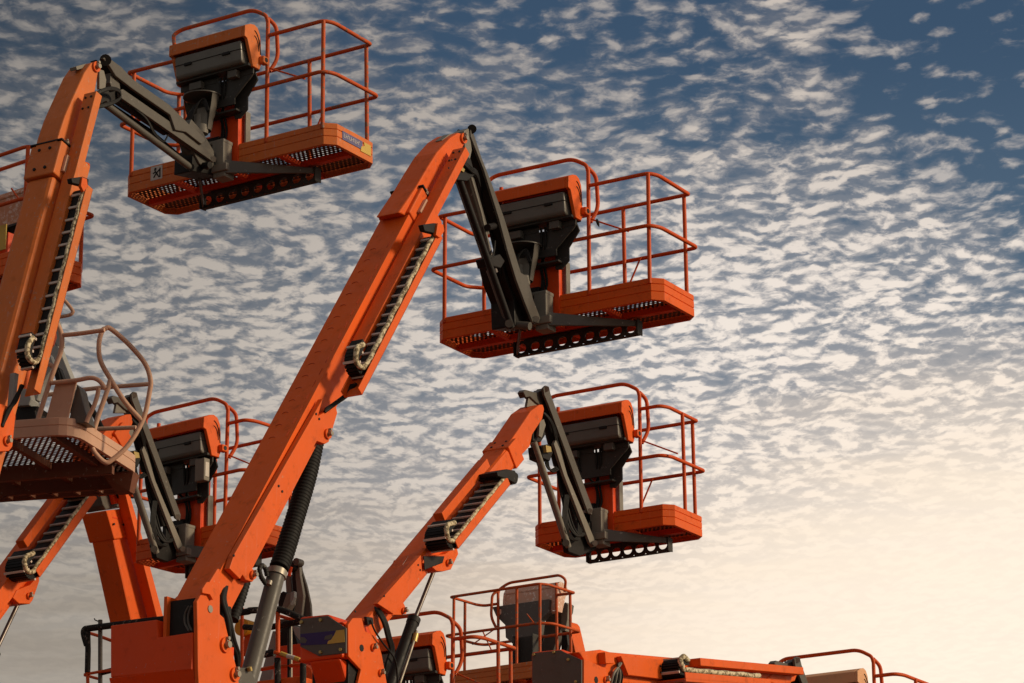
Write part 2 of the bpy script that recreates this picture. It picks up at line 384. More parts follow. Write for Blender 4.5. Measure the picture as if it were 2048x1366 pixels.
def base(L, yk, zk, w=.5):
    """riser, turret and chassis under the knuckle, below the picture"""
    m = MB(); m.prism_x([(yk - .2, zk), (yk + .25, zk), (yk + 1.1, 2.2), (yk + .5, 2.2)], -w * .4, w * .3); part('riser', m, 'orange', L.root, .02)
    m = MB(); m.box((-1.0, yk - 1.2, 1.25), (1.0, yk + 1.9, 2.3)); part('turret', m, 'orange', L.root, .08)
    m = MB(); m.box((-1.0, yk - 1.5, .55), (1.0, yk + 2.1, 1.2)); part('chassis', m, 'grey', L.root, .05)
    for sx in (-1, 1):
        for yy in (yk - 1.2, yk + 1.6):
            m = MB(); m.cyl((sx * 1.0, yy, .48), (sx * 1.36, yy, .48), .48, 28); w_ = part('wheel', m, 'tyre', L.root, .04)
            m = MB(); m.cyl((sx * 1.34, yy, .48), (sx * 1.375, yy, .48), .24, 20); part('rim', m, 'orange', w_, .01)

def platform(L, loc, yaw=0., roll=0., Ln=2.28, Wd=.72, rail='orange_rail', body='orange', hood='orange', console=True, rot='cup', left=True,
             corner_post=True, stick=None, posts=True, beam=True, cu=0., gapbar=False, bracket=True, mast=True, plain=False):
    c = .085; h = Ln / 2; H, Z1, T = 1.17, .67, .2
    rt = L.root
    oct_ = lambda i: [(-h + c + i * .4, i), (h - c - i * .4, i), (h - i, c + i * .4), (h - i, Wd - c - i * .4), (h - c - i * .4, Wd - i), (-h + c + i * .4, Wd - i), (-h + i, Wd - c - i * .4), (-h + i, c + i * .4)]
    # toe board: pressed steel sheet with two grooves, and frame under the floor
    prof = [(.012, -.004), (0, .0), (0, .072), (.007, .077), (0, .082), (0, .140), (.007, .145), (0, .150), (0, T - .008), (.006, T), (.03, T), (.03, .0), (.03, -.004)]
    m = MB(); vs = []; n8 = 8
    for i, z in prof: vs += [(x, y, z) for x, y in oct_(i)]
    fs = []
    for k in range(len(prof)):
        k2 = (k + 1) % len(prof)
        for j in range(n8): fs.append((k * n8 + j, k * n8 + (j + 1) % n8, k2 * n8 + (j + 1) % n8, k2 * n8 + j))
    m.add(vs, fs)
    pf = part('platform', m, body, rt); pf.location = loc; pf.rotation_euler = (0, roll, -R(yaw))
    m = MB(); n_ = 4 if Ln > 1.9 else 3
    m.box((-h + .05, Wd / 2 - .03, -.01), (h - .05, Wd / 2 + .03, .045))
    for i in range(1, n_): x = -h + Ln * i / n_; m.box((x - .022, .03, -.006), (x + .022, Wd - .03, .04))
    part('floor_frame', m, 'red_orange' if body != 'tan' else 'tan', pf, .003)
    m = MB(); q = oct_(.032); m.add([(x, y, .05) for x, y in q], [tuple(range(8))]); part('floor', m, 'floor', pf)
    # rails
    r = .0185
    def tube(name, pts, rad=r, rr=.1, mt=None): m_ = MB(); m_.tube(rnd(pts, rr) if rr else pts, rad, 8); return part(name, m_, mt or rail, pf)
    yf = Wd - .03; e = .05
    ap = -.45 + cu; bp_ = .45 + cu
    tube('top_rail', [(bp_, .02, H), (h - .10, .02, H), (h - e, .12, H), (h - e, yf, H), (h - .1, yf + .0, H), (-h + .12, yf, H), (-h + e, yf - .12, H), (-h + e, .0, H), (-h + .1, -.0, H), (ap, .02, H)], rr=.05)
    o_ = .045
    m = MB(); m.tube(rnd([(h - .08, -o_ + .02, Z1), (h - e + .03, .08, Z1), (h + .0, yf + o_, Z1), (-h + .12, yf + .02, Z1), (-h - o_ + .03, yf - .12, Z1), (-h - o_ + .02, -o_ + .02, Z1)], .06, 5, True), r, 8, closed=True)
    part('mid_rail', m, rail, pf)
    if posts:
        ps = [(bp_, 0., 1.33), (ap, 0., 1.33), (-h + .1, .0, H), (-h + .1, yf, H), (h - .1, yf, H), (h - .72 if Ln > 1.9 else -h + .45, yf, H)]
        if corner_post: ps.append((h - .1, 0., H))
        else: ps.append((h - .035, .36, H))
        for x, y, t in ps:
            m = MB(); m.tube([(x, y + .005, T - .05), (x, y + .02 if y < .1 else y, t)], r * 1.02, 8); part('rail_post', m, rail, pf)
    for q_ in ([(bp_ + .01, .03, .86), (bp_ + .38, .05, Z1 + .01)], [(h - .55, yf, Z1), (h - .68, yf, Z1 - .25)], [(-h + .18, yf, Z1), (-h + .3, yf, Z1 + .14)]): m = MB(); m.tube(q_, .0085, 6); part('rail_brace', m, rail, pf)
    if console:
        k0, k1 = -.42 + cu, .42 + cu
        tube('console_hoop', [(bp_, .02, 1.30), (bp_ - .005, .0, 1.36), (bp_ - .13, -.03, 1.435), (ap - .02, -.03, 1.435), (ap - .08, -.08, 1.38), (ap - .02, -.14, 1.24)], rr=.07)
        tube('console_guard', [(bp_ + .0, .02, 1.34), (bp_ + .035, .1, 1.28), (bp_ + .04, .12, .98), (bp_, .05, .84)], rr=.08)
        pr_ = [(-.285, 1.12), (-.28, 1.225), (-.20, 1.265), (-.14, 1.278), (-.09, 1.262), (-.055, 1.21), (-.04, 1.12), (-.035, .93), (-.06, .875), (-.16, .875), (-.18, .94), (-.245, 1.11)]
        m = MB(); DZ = -.05; m.prism_x(pr_, k1 - .035, k1); m.prism_x(pr_, k0, k0 + .035)
        hd = [(-.285, 1.12), (-.28, 1.225), (-.20, 1.265), (-.14, 1.278), (-.09, 1.262), (-.055, 1.21), (-.06, 1.19), (-.09, 1.23), (-.14, 1.245), (-.26, 1.2), (-.27, 1.12)]
        m.prism_x(hd, k0 + .035, k1 - .035); m.box((k0 + .035, -.075, .9), (k1 - .035, -.06, 1.19))
        m.prism_x([(-.155, .877), (-.07, .877), (-.07, .9), (-.155, .9)], k0 + .035, k1 - .035)
        hood_o = part('console_hood', m, hood, pf, .006); hood_o.location = (0, 0, DZ)
        m = MB(); m.tube([(k1 + .002, -.15 + .10 * math.cos(a), 1.0 + .22 * math.sin(a)) for a in [R(5 + i * 10) for i in range(9)]], .005, 5)
        m.tube([(k1 + .002, -.15 + .075 * math.cos(a), 1.03 + .14 * math.sin(a)) for a in [R(5 + i * 10) for i in range(9)]], .004, 5)
        part('hood_slot', m, 'black', hood_o)
        m = MB(); m.box((k1 - .01, -.07, .93), (k1 + .05, .01, 1.0)); lug = part('hood_lug', m, hood, hood_o, .012)
        m = MB(); m.cyl((k1 + .049, -.03, .965), (k1 + .053, -.03, .965), .022, 14); part('lug_hole', m, 'black', lug)
        # the grey document box under the hood
        m = MB(); m.prism_x([(-.250, .915), (-.268, 1.10), (-.08, 1.10), (-.08, .895), (-.23, .895)], k0 + .055, k1 - .06)
        bx = part('document_box', m, 'plastic', pf, .018, seg=3); bx.location = (0, 0, DZ)
        m = MB(); m.box((k0 + .052, -.2665, 1.015), (k1 - .057, -.1, 1.019)); part('box_seam', m, 'black', bx)
        for x in (k0 + .2, k1 - .22): m = MB(); m.prism_x([(-.273, .995), (-.273, 1.022), (-.2, 1.022), (-.2, .995)], x - .04, x + .04); part('box_latch', m, 'black', bx, .004)
        # black funnel down to the column
        m = MB(); a, b = k0 + .02, k1 - .02; cc = cu
        m.box((a, -.13, .86), (b, -.112, .90)); m.box((a, -.13, .805), (cc + .02, -.112, .86)); m.box((cc + .10, -.13, .805), (b, -.112, .86)); m.prism_y([(b, .805), (cc + .36, .76), (cc + .33, .74), (cc + .20, .62), (cc + .20, .56), (cc - .22, .56), (cc - .22, .66), (cc - .33, .76), (a + .02, .805)], -.13, -.112)
        m.prism_y([(cc + .36, .86), (cc + .39, .78), (cc + .28, .64), (cc + .28, .52), (cc + .20, .45), (cc + .14, .46), (cc + .14, .86)], -.05, -.03)
        m.box((a, -.2, .86), (b, -.03, .885)); m.box((cc - .22, -.13, .5), (cc + .22, -.02, .52))
        fn = part('console_bracket', m, 'bracket', pf, .004); fn.location = (0, 0, -.035)
        for q_ in (((cc - .26, -.19, .77), (cc - .13, -.132, .84)), ((cc + .16, -.19, .79), (cc + .26, -.132, .86))): m = MB(); m.box(*q_); part('junction_box', m, 'grey', fn, .006)
        # column
        m = MB(); m.prism_y([(cc - .155, .0), (cc + .155, .0), (cc + .155, .70), (cc - .155, .70)], -.012, .006); m.box((cc + .139, .006, .05), (cc + .155, .12, .70)); m.box((cc - .155, .006, .05), (cc - .139, .12, .70))
        part('console_column', m, 'red_orange' if body != 'tan' else 'tan', pf, .004)
        m = MB(); m.box((cc + .175, .05, .12), (cc + .195, .12, .52)); part('edge_panel', m, 'grey2', pf, .004)
        for dx0, dx1 in ((.10, .0), (-.14, -.02), (.06, .03)):
            m = MB(); m.tube(smooth_path([(cc + dx0, -.15, .80), (cc + dx0 * .9, -.13, .62), (cc + dx1, -.05, .48), (cc + dx1 + .01, -.03, .30), (cc + dx1 - .05, -.07, .12)]), .011, 6); part('control_cable', m, 'rubber', pf)
    if mast:
        x0 = cu
        m = MB(); m.prism_y([(x0 - .02, -.06), (x0 + .105, -.06), (x0 + .105, .20), (x0 - .02, .20)], -.16, -.03); m.box((x0 - .16, -.16, .18), (x0 + .108, -.02, .215))
        m.box((x0 - .03, -.19, -.10), (x0 + .16, -.03, -.03)); m.box((x0 + .0, -.17, -.15), (x0 + .13, -.03, -.10))
        ms = part('support_mast', m, 'grey2', pf, .008)
        m = MB(); m.box((x0 - .30, -.05, .0), (x0 - .03, -.012, .3)); m.cyl((x0 - .1, -.12, .02), (x0 - .1, -.12, .17), .05, 14); m.box((x0 - .26, -.20, -.08), (x0 - .03, -.03, -.02)); part('rotator', m, 'black', ms, .006)
        bl2 = .72 if Ln > 1.9 else .54
        m = MB(); m.loft([(x0 + .13, -.17, .0), (x0 + .13, -.14, .0), (x0 + .13, -.14, -.12), (x0 + .13, -.17, -.12)], [(x0 + bl2, .34, -.04), (x0 + bl2, .37, -.04), (x0 + bl2, .37, -.09), (x0 + bl2, .34, -.09)])
        if Ln > 1.9: m.loft([(x0 - .16, -.17, -.03), (x0 - .16, -.14, -.03), (x0 - .16, -.14, -.12), (x0 - .16, -.17, -.12)], [(x0 - .50, .34, -.09), (x0 - .50, .37, -.09), (x0 - .50, .37, -.16), (x0 - .50, .34, -.16)])
        part('support_bracket', m, 'grey', ms, .004)
    if beam:
        # beam with round holes, real openings
        x0, x1, n = (-.52 + cu, .74 + cu, 9) if Ln > 1.9 else (-.34, .55, 7); z0, z1 = -.165, -.035; m = MB(); seg_ = 14; wd = (x1 - x0) / n
        for i in range(n):
            cx_, cz = x0 + wd * (i + .5), (z0 + z1) / 2; rr = .043; ring = []; outer = []
            for j in range(seg_ * 2):
                a = 2 * math.pi * j / (seg_ * 2); ring.append((cx_ + rr * 1.08 * math.cos(a), cz + rr * math.sin(a)))
                ca, sa = math.cos(a), math.sin(a); q = min((wd / 2) / max(abs(ca), 1e-6), ((z1 - z0) / 2) / max(abs(sa), 1e-6)); outer.append((cx_ + ca * q, cz + sa * q))
            k = seg_ * 2
            for y in (.35, .362):
                m.add([(x, y, z) for x, z in ring] + [(x, y, z) for x, z in outer], [(j, (j + 1) % k, k + (j + 1) % k, k + j) for j in range(k)])
            m.add([(x, .35, z) for x, z in ring] + [(x, .362, z) for x, z in ring], [(j, (j + 1) % k, k + (j + 1) % k, k + j) for j in range(k)])
        m.box((x0, .35, z1), (x1, .41, z1 + .006)); m.box((x0, .35, z0 - .006), (x1, .39, z0)); m.box((x0 - .006, .33, z0), (x0 + .006, .42, z1)); m.box((x1 - .006, .33, z0), (x1 + .006, .42, z1))
        m.box((x0 + .1, .36, -.04), (x1 - .1, .44, -.015))
        part('pierced_beam', m, 'bracket', pf)
    if stick == 'label_left' or stick == 'both':
        m = MB(); m.box((-h + .33, -.004, .055), (-h + .46, -.0005, .185)); st_ = part('warning_sticker', m, 'sticker', pf)
        m = MB()   # the pictogram: a bent figure with a bar
        X = -h + .395
        for a, b in (((X - .03, .08), (X + .0, .115)), ((X + .0, .115), (X - .02, .15)), ((X, .115), (X + .035, .145)), ((X + .005, .11), (X + .03, .075)), ((X + .04, .07), (X + .04, .16)), ((X - .035, .12), (X - .01, .13))):
            m.tube([(a[0], -.005, a[1]), (b[0], -.005, b[1])], .0065, 5)
        m.cyl((X - .012, -.004, .158), (X - .012, -.007, .158), .012, 10); part('pictogram', m, 'black', st_)
    if stick == 'both':
        m = MB(); m.box((h + .0005, .16, .075), (h + .004, .47, .155)); s1 = part('side_sticker', m, 'violet', pf)
        m = MB(); m.prism_x([(.44, .055), (.60, .055), (.60, .155), (.49, .155), (.50, .12), (.45, .10)], h + .001, h + .006); part('sticker_patch', m, 'yellow', s1)
        m = MB()
        for i in range(9):
            y = .18 + i * .028; m.box((h + .004, y, .10), (h + .006, y + .006, .135)); m.box((h + .004, y, .10 + (i % 3) * .014), (h + .006, y + .018, .106 + (i % 3) * .014))
        part('sticker_lettering', m, 'sticker', s1)
    return pf
def cup(L, pf_, cu=0.):
    """round rotator shroud with its motor and hoses, on the near side of the column"""
    m = MB(); k = 18; cx_, cy = cu - .10, -.22
    rings = [(.17, .62), (.165, .60), (.15, .52), (.12, .40), (.10, .30)]
    vs = []; a0, a1 = R(-20), R(200)
    for r_, z in rings:
        for j in range(k): a = a0 + (a1 - a0) * j / (k - 1); vs.append((cx_ + r_ * math.cos(a), cy + r_ * math.sin(a) * .8, z))
    fs = [(i * k + j, i * k + j + 1, (i + 1) * k + j + 1, (i + 1) * k + j) for i in range(len(rings) - 1) for j in range(k - 1)]
    m.add(vs, fs, True)
    # lid
    m.cyl((cx_, cy + .02, .625), (cx_, cy + .02, .635), .175, 24)
    o = part('rotator_shroud', m, 'grey', pf_)
    m = MB(); m.box((cx_ - .03, cy - .02, .34), (cx_ + .08, cy + .07, .52)); m.cyl((cx_ - .02, cy, .3), (cx_ - .02, cy, .46), .045, 14); m.cyl((cx_ + .03, cy - .03, .26), (cx_ + .03, cy - .03, .34), .06, 16)
    part('rotator_motor', m, 'grey2', o, .008)
    for q in range(5):
        t = q * .016; m = MB()
        m.tube(smooth_path([(cx_ - .13 + t, cy - .06, .18), (cx_ - .11 + t, cy - .09, .36), (cx_ - .03 + t, cy - .08, .50 + t * .6), (cx_ + .05 + t * .5, cy - .05, .54 + t * .5), (cx_ + .10 + t * .3, cy - .04, .46)]), .0085, 6); part('hydraulic_hose', m, 'rubber2', o)
    return o
# ------------------------------------------------------------------ lift in the middle, the largest
B = Lift('largest boom lift in the middle, black corrugated hose hanging under its long orange boom', 1090, 639, 27.3, 31.0, back=-5.2)
B.frame((390.5, 1125.7), (763.9, 434), -.14)
L = B
s_top = L.bl
# weld marks stamped along the top face
m = MB()
for i in range(17):
    t = 1.35 + i * .145
    p = [Vector((-.045 + .03 * math.cos(a), *L.bp(t + .02 * math.sin(a), -.0015))) for a in [R(20 + k * 28) for k in range(6)]]; m.tube(p, .0035, 4)
    m.tube([Vector((.09, *L.bp(t, -.0015))), Vector((.09, *L.bp(t + .07, -.0015)))], .0035, 4)
m2 = MB(); L.beam('x', -.5, s_top - .04, -.14, .14, 0, .27, m=m2); part('main_boom', m2, 'orange', L.root, .03, seg=4, extra=(m, 'orange_box'))
cl = L.beam('boom_collar', s_top - .04, s_top + .30, -.155, .155, -.02, .36, 'orange', .012)
m = MB(); m.prism_x([L.bp(s_top + .30, -.035), L.bp(s_top + .315, -.035), L.bp(s_top + .315, .2), L.bp(s_top + .30, .2)], -.165, .165)
part('collar_rim', m, 'black', cl, .003)
for a in (.07, .24):
    for b in (-.05, .06): q = L.bp(s_top - .0 + a, -.02); n_ = L.bn * -.012; m = MB(); m.cyl((b, *q), (b, q[0] + n_.x, q[1] + n_.y), .014, 8); part('collar_bolt', m, 'black', cl)
L.pr('boom_head', [(798, 425), (832, 374.5), (854.5, 336), (874, 305), (900, 276), (917, 265), (929.5, 268.6), (932, 281), (926, 295), (914, 310), (899, 345), (886, 372), (862, 405), (830, 440)], .115, -.115, 'orange', .012)
L.pr('head_cover', [(884, 280), (899, 268), (914, 265.5), (914, 268), (898, 272), (886, 283)], .05, -.02, 'grey2', .004)
L.pin(925.5, 277, .115, .045); L.pin(845, 387, .115, .035)
# channel along the side, tray, chain
a0, n0 = L.sn(913, 311, .17); a1, _ = L.sn(694, 690, .17)
ch = L.beam('side_channel', a1 - .0, a0 + .0, .165, .295, .07, .15, 'orange', .006)
L.bolts('channel_bolt', [(903, 320), (897, 336)], .295, .008, .006, 'black')
for a in (.06, .17):
    for b in (.195, .255): q = L.bp(a0 - a, .07); n_ = L.bn * -.008; m = MB(); m.cyl((b, *q), (b, q[0] + n_.x, q[1] + n_.y), .010, 8); part('channel_bolt', m, 'black', ch)
f0, _ = L.sn(872, 452, .45); f1, nf = L.sn(714.7, 773, .45)
print('flange', f0, f1, nf, a0, a1)
m = MB(); L.beam('x', f1, f0, .44, .45, .10, .17, m=m); L.beam('x', f1, f0, .295, .45, .16, .17, m=m); L.beam('x', f1 + .0, f0, .285, .295, .1, .17, m=m)
tray = part('chain_tray', m, 'orange', L.root, .003)
L.chain(f0 - .02, f1 + .30, .30, .405, .145, .085, .12)
L.pr('tray_end', [(846, 449), (868, 446), (881, 447), (884, 458), (874, 468), (850, 462)], .45, .40, 'black', .006)
L.pr('tray_lug', [(876, 446), (887, 449), (889, 462), (880, 476), (872, 470)], .47, .44, 'orange', .004)
# slide block between the collar and the channel
L.beam('wear_block', s_top + .05, s_top + .22, .155, .19, .05, .14, 'tan', .004)
# cable bundle from the tray end to the cover
for k in range(4):
    L.rod('cable', [(703 + k * 3, 770 - k, .30 + .02 * k), (690 + k * 2, 790, .28), (668, 807 + k, .23), (652 - k, 818 + k * 2, .2)], .013, 'rubber', smooth=True)
# side cover and lower cover of the boom foot
L.pr('side_cover', [(646, 797), (636, 832), (672, 812), (675, 826), (657.6, 884), (650, 888), (634, 882), (600, 946), (545, 1041), (512, 1104), (480, 1158), (459, 1137), (468, 1110)], .20, .15, 'orange', .004)
L.pin(654, 868, .20, .04)
L.bolts('cover_bolt', [(632, 828), (638, 838), (557, 972), (564, 983), (467, 1111)], .20, .010, .006, 'black')
L.pr('foot_lug', [(497, 1128), (508, 1140), (512, 1155), (505, 1164), (492, 1160), (484, 1148)], .20, -.14, 'orange', .006); L.pin(504, 1150, .20, .032)
# knuckle
y_f = L.u(395, 1250, .20).y
kn = L.pr('knuckle_plate', [(393.7, 1203.6), (407, 1180), (412, 1176), (436, 1137), (440, 1138), (440, 1228), (448.6, 1236), (456, 1269), (472, 1331), (478, 1366), (492, 1420), (400, 1420), (396, 1338), (395, 1250)], .20, .165, 'orange', .006)
L.pr('knuckle_plate', [(344, 1210), (352, 1198), (372, 1180), (384, 1240), (400, 1280), (420, 1380), (430, 1432), (345, 1432), (344, 1290)], -.165, -.19, 'orange', .006)
L.pr('boom_bracket', [(405, 1178), (414, 1164), (431, 1164), (440, 1180), (426, 1200), (420, 1189), (405, 1186)], .225, .20, 'orange', .004)
L.pin(449, 1290, .20, .055); L.pin(468, 1349, .20, .05)
L.bolts('round_plug', [(420, 1218)], .20, .028, .006, 'steel')
YB = y_f; zf = [L.y(x, y, y_f) for x, y in ((221, 1251), (313.5, 1239), (316, 1275), (395, 1263), (395, 1338), (221, 1355))]
zf = [Vector((min(p.x, .160), p.y, p.z)) for p in zf]
m = MB(); m.prism_y([(p.x, p.z) for p in zf], y_f, y_f + .5); m.prism_x([(y_f, zf[5].z), (y_f + .5, zf[5].z), (y_f + .5, zf[5].z - .5), (y_f + .22, zf[5].z - .45)], zf[0].x, .160)
kb = part('knuckle_box', m, 'red_orange', L.root, .008)
m = MB(); m.box((-.128, y_f + .03, zf[2].z - .02), (-.098, y_f + .45, zf[2].z + .30)); part('foot_flange', m, 'orange', kb, .004)
m = MB(); m.box((-.097, y_f + .07, zf[2].z - .02), (.16, y_f + .45, zf[2].z + .27)); part('boom_foot_shade_block', m, 'black', kb)  # solid black block painted in for the shade inside the open boom foot
for k in range(3): L.rod('hydraulic_hose', [(372 + k * 8, 1222, -.02), (364 + k * 10, 1238, -.02), (370 + k * 8, 1256, -.02), (381 + k * 5, 1266, -.02)], .009, 'grey2', smooth=True)
# lift cylinder and bellows
L.rod('lift_cylinder', [(486, 1400), (555, 1140)], .068, 'grey', u=.02, n=24)
L.rod('cylinder_collar', [(551.5, 1153), (554.5, 1142)], .078, 'steel', u=.02, n=24)
L.bellows('bellows', [(558, 1136), (566, 1115), (577, 1080), (601, 1000), (617, 940), (630, 880)], .072, u=.02)
L.bellows('bellows', [(494, 1150), (487, 1175), (478, 1205), (466, 1240)], .040, u=.0)
L.rod('cylinder_port', [(540, 1162), (538, 1170)], .02, 'steel', u=.09)
L.bellows('spiral_hose', [(531, 1167), (522, 1153), (519, 1138), (524, 1131), (531, 1138), (534, 1152)], .018, 'rubber2', u=.0, pitch=.02)
rr_ = random.Random(3)
for k in range(6):
    d_ = rr_.uniform(-4, 4)
    L.rod('hydraulic_hose', [(458 + d_, 1142, .1), (449 + d_ + k, 1170, .12), (448 + d_, 1200, .16), (459 + d_, 1240, .2), (468 + d_ - k, 1278, .18), (476 + d_, 1310, .1), (474, 1345, .05)], .014 + .004 * (k % 2), 'rubber', smooth=True)
L.pr('hose_guard', [(455, 1130), (474, 1143), (482, 1160), (470, 1150), (452, 1136)], .16, -.05, 'black', .004)
L.pr('lower_knuckle', [(450, 1335), (500, 1335), (540, 1420), (440, 1420)], .1, -.1, 'grey', .01)
L.rod('brass_fitting', [(498, 1334), (500, 1342)], .02, 'brass', u=.12)
base(L, y_f + .3, zf[5].z - .5)
# jib
JB = L
ARM = [(941, 254), (946, 262), (963, 314), (982, 362), (1010, 440), (1028, 500), (1042, 545), (1055, 553), (1067, 600), (1081, 636), (1078, 646), (1066, 645), (1050, 605), (1033, 560), (1015, 500), (999, 440), (968, 340), (956, 310), (942, 274)]
L.pr('jib_arm', ARM, .075, .05, 'grey', .005)
L.pr('jib_arm', [(x - 22, y + 4) for x, y in ARM], -.05, -.075, 'black', .005)  # far arm and web are black: shade on the jib's inner side put into colour
L.pr('jib_web', [(944, 275), (957, 316), (1000, 446), (1034, 566), (1064, 640), (1068, 636), (1038, 562), (1004, 444), (970, 340), (950, 280)], .05, -.05, 'black', .004)
L.rod('jib_link', [(913, 348), (1020, 655)], .034, 'grey', u=-.12, n=12)
L.rod('jib_link', [(915, 348), (1023, 655)], .03, 'black', u=.05, n=12)
L.rod('jib_cylinder', [(930, 335), (968, 470)], .05, 'grey', u=0, n=20); L.rod('jib_cylinder_rod', [(968, 470), (990, 545)], .028, 'chrome', u=0)
L.rod('jib_cylinder_line', [(939, 345, .06), (962, 425, .06), (978, 495, .06)], .012, 'grey2', n=8)
L.pr('jib_bracket', [(912, 320), (925, 305), (942, 318), (950, 350), (935, 362), (915, 360), (903, 350), (905, 335)], .09, -.1, 'black', .006)
L.pr('jib_bracket', [(920, 322), (934, 328), (928, 345), (921, 340)], .105, .09, 'brass', .003)
L.pr('jib_pivot', [(928, 262), (938, 256), (944, 300), (938, 330), (925, 325), (930, 295)], .06, -.06, 'grey2', .005)
L.pr('jib_foot', [(1001, 512), (1025, 505), (1052, 560), (1070, 640), (1062, 655), (1030, 652), (1028, 600), (1012, 560)], -.02, -.26, 'black', .01)
L.rod('cross_tube', [(1012, 648, -.14), (1060, 652, .1)], .035, 'grey')
L.rod('jib_sensor', [(975, 455, .1), (988, 452, .02)], .03, 'black')
L.pr('valve_block', [(980, 515), (1000, 508), (1010, 522), (1002, 536), (985, 532)], .05, -.1, 'black', .006)
for k in range(7):
    w_ = rr_.uniform(-5, 5)
    L.rod('jib_hose', [(909, 318 + k, .1), (925 + w_ * .5, 322 + k, .12), (941 + w_ * .4, 334 + k * 1.5, .11), (955, 352 + w_, .05), (965 + w_ * .4, 400, -.05), (984 + w_ * .5, 470, -.06), (999 + w_ * .7, 530, -.05), (1012 + w_, 572, -.08)], .010, 'rubber', smooth=True)
for k in range(3): L.rod('jib_hose', [(952, 478, .0), (970 + k, 505 + 3 * k, .04), (985, 512, .06), (990, 490 - k * 4, .03)], .008, 'rubber', smooth=True)
L.rod('jib_end_pin', [(944, 258, -.09), (944, 258, .085)], .04, 'black'); L.rod('jib_end_pin', [(1072, 638, -.1), (1072, 638, .10)], .028, 'steel')
L.rod('jib_end_pin', [(1018, 647, -.16), (1018, 647, .1)], .035, 'grey')
pb = platform(L, L.loc(L.anchor), 0, -.010, Ln=2.30, rail='orange_rail'); cup(L, pb)
# small bird on the brace wire
bl_ = L.y(1195, 449, L.u(1195, 449, .6).y)
bird = empty('bird', L.O + L.U * bl_.x + L.W * bl_.y + Vector((0, 0, bl_.z)), 31, 'tiny dark bird perched on the thin brace wire of the middle platform', 'bird')
m = MB(); pts_ = [(-.0, .045, -.02), (.0, .028, 0), (0, .012, .025), (0, -.004, .045), (0, -.012, .06), (0, -.02, .07), (0, -.034, .069)]
m.tube(smooth_path([(a * 1.0, b, c_) for a, b, c_ in pts_], 3), .02, 10, rad=[.004, .007, .010, .013, .016, .019, .021, .022, .022, .021, .018, .016, .016, .015, .012, .006, .004, .003, .002][:19])
part('body', m, paint('bird feathers', (.03, .026, .022), .8), bird)
m = MB(); m.tube([(.008, .004, .03), (.008, 0, -.012)], .003, 5); m.tube([(-.008, .004, .03), (-.008, 0, -.012)], .003, 5); part('leg', m, 'black', bird); bird.scale = (.65, .65, .65)

# ------------------------------------------------------------------ lift at the left edge, nearest boom
A = Lift('boom lift at the left edge whose jib reaches out level to the highest platform', 449, 337, 27.4, 31.5, back=-5.6)
L = A; L.frame((0, 557), (54, 357), -.14)
L.beam('main_boom', -2.6, L.bl - .02, -.14, .14, 0, .29, 'orange_worn', .035)
cl = L.beam('boom_collar', L.bl - .02, L.bl + .30, -.16, .16, -.025, .37, 'orange_worn', .012)
m = MB(); m.prism_x([L.bp(L.bl + .30, -.035), L.bp(L.bl + .315, -.035), L.bp(L.bl + .315, .2), L.bp(L.bl + .30, .2)], -.168, .168); part('collar_rim', m, 'black', cl, .003)
for a in (.05, .24):
    for b in (-.055, .055): q = L.bp(L.bl + a, -.025); n_ = L.bn * -.012; m = MB(); m.cyl((b, *q), (b, q[0] + n_.x, q[1] + n_.y), .014, 8); part('collar_bolt', m, 'black', cl)
L.pr('boom_head', [(110, 300), (118, 268), (130, 232), (144, 200), (168.6, 146), (182.7, 125.7), (192, 123), (199, 130), (197, 143), (190, 185), (183, 196), (175, 240), (155, 300), (120, 320)], .115, -.115, 'orange_worn', .012)
L.pr('head_cover', [(152, 133), (172, 127), (174, 129), (168, 136), (154, 140)], .05, -.02, 'grey2', .004)
L.pin(191, 134, .115, .045); L.pin(128, 288, .115, .035)
a0, _ = L.sn(186, 203, .17); a1, _ = L.sn(30, 688, .17)
ch = L.beam('side_channel', a1, a0, .165, .295, .08, .16, 'orange_worn', .006)
for a in (.05, .16):
    for b in (.195, .255): q = L.bp(a0 - a, .08); n_ = L.bn * -.008; m = MB(); m.cyl((b, *q), (b, q[0] + n_.x, q[1] + n_.y), .010, 8); part('channel_bolt', m, 'black', ch)
f0, _ = L.sn(172, 366, .45); f1, nf = L.sn(61.5, 772, .45); print('A flange', f0, f1, nf, a0, a1)
m = MB(); L.beam('x', f1, f0, .44, .45, .09, .17, m=m); L.beam('x', f1, f0, .295, .45, .16, .17, m=m)
part('chain_tray', m, 'orange_worn', L.root, .003)
L.chain(f0 - .02, f1 + .32, .30, .41, .145, .085, .12)
L.pr('tray_end', [(143, 356), (166, 353), (178, 358), (176, 378), (168, 372), (145, 366)], .45, .40, 'black', .006)
L.pr('tray_lug', [(165, 354), (174, 358), (176, 372), (168, 384), (162, 372)], .47, .44, 'orange', .004)
L.beam('wear_block', L.bl + .04, L.bl + .2, .16, .19, .05, .14, 'tan', .004)
for k in range(4): L.rod('cable', [(46 - k, 770, .30), (32, 795 + k * 2, .26), (18 - k, 822, .22), (4, 850 + k, .2)], .016, 'rubber', smooth=True)
L.pr('side_cover', [(-20, 800), (25, 816), (31, 832), (25, 893), (18, 902), (-5, 903), (-40, 960)], .20, .15, 'orange', .004); L.pin(13, 882, .20, .04)
L.pr('slide_plate', [(30, 745), (38, 748), (33, 790), (24, 812)], .22, .17, 'grey_lt', .003)
base(L, -5.6, 5.6)
L.pr('jib_arm', [(206, 116), (215, 113), (242, 133), (266, 158), (340, 210), (376, 246), (408, 274), (412, 280), (404, 289), (372, 264), (351, 260), (341, 230), (266, 178), (232, 152), (220, 133)], .085, .055, 'grey', .006)
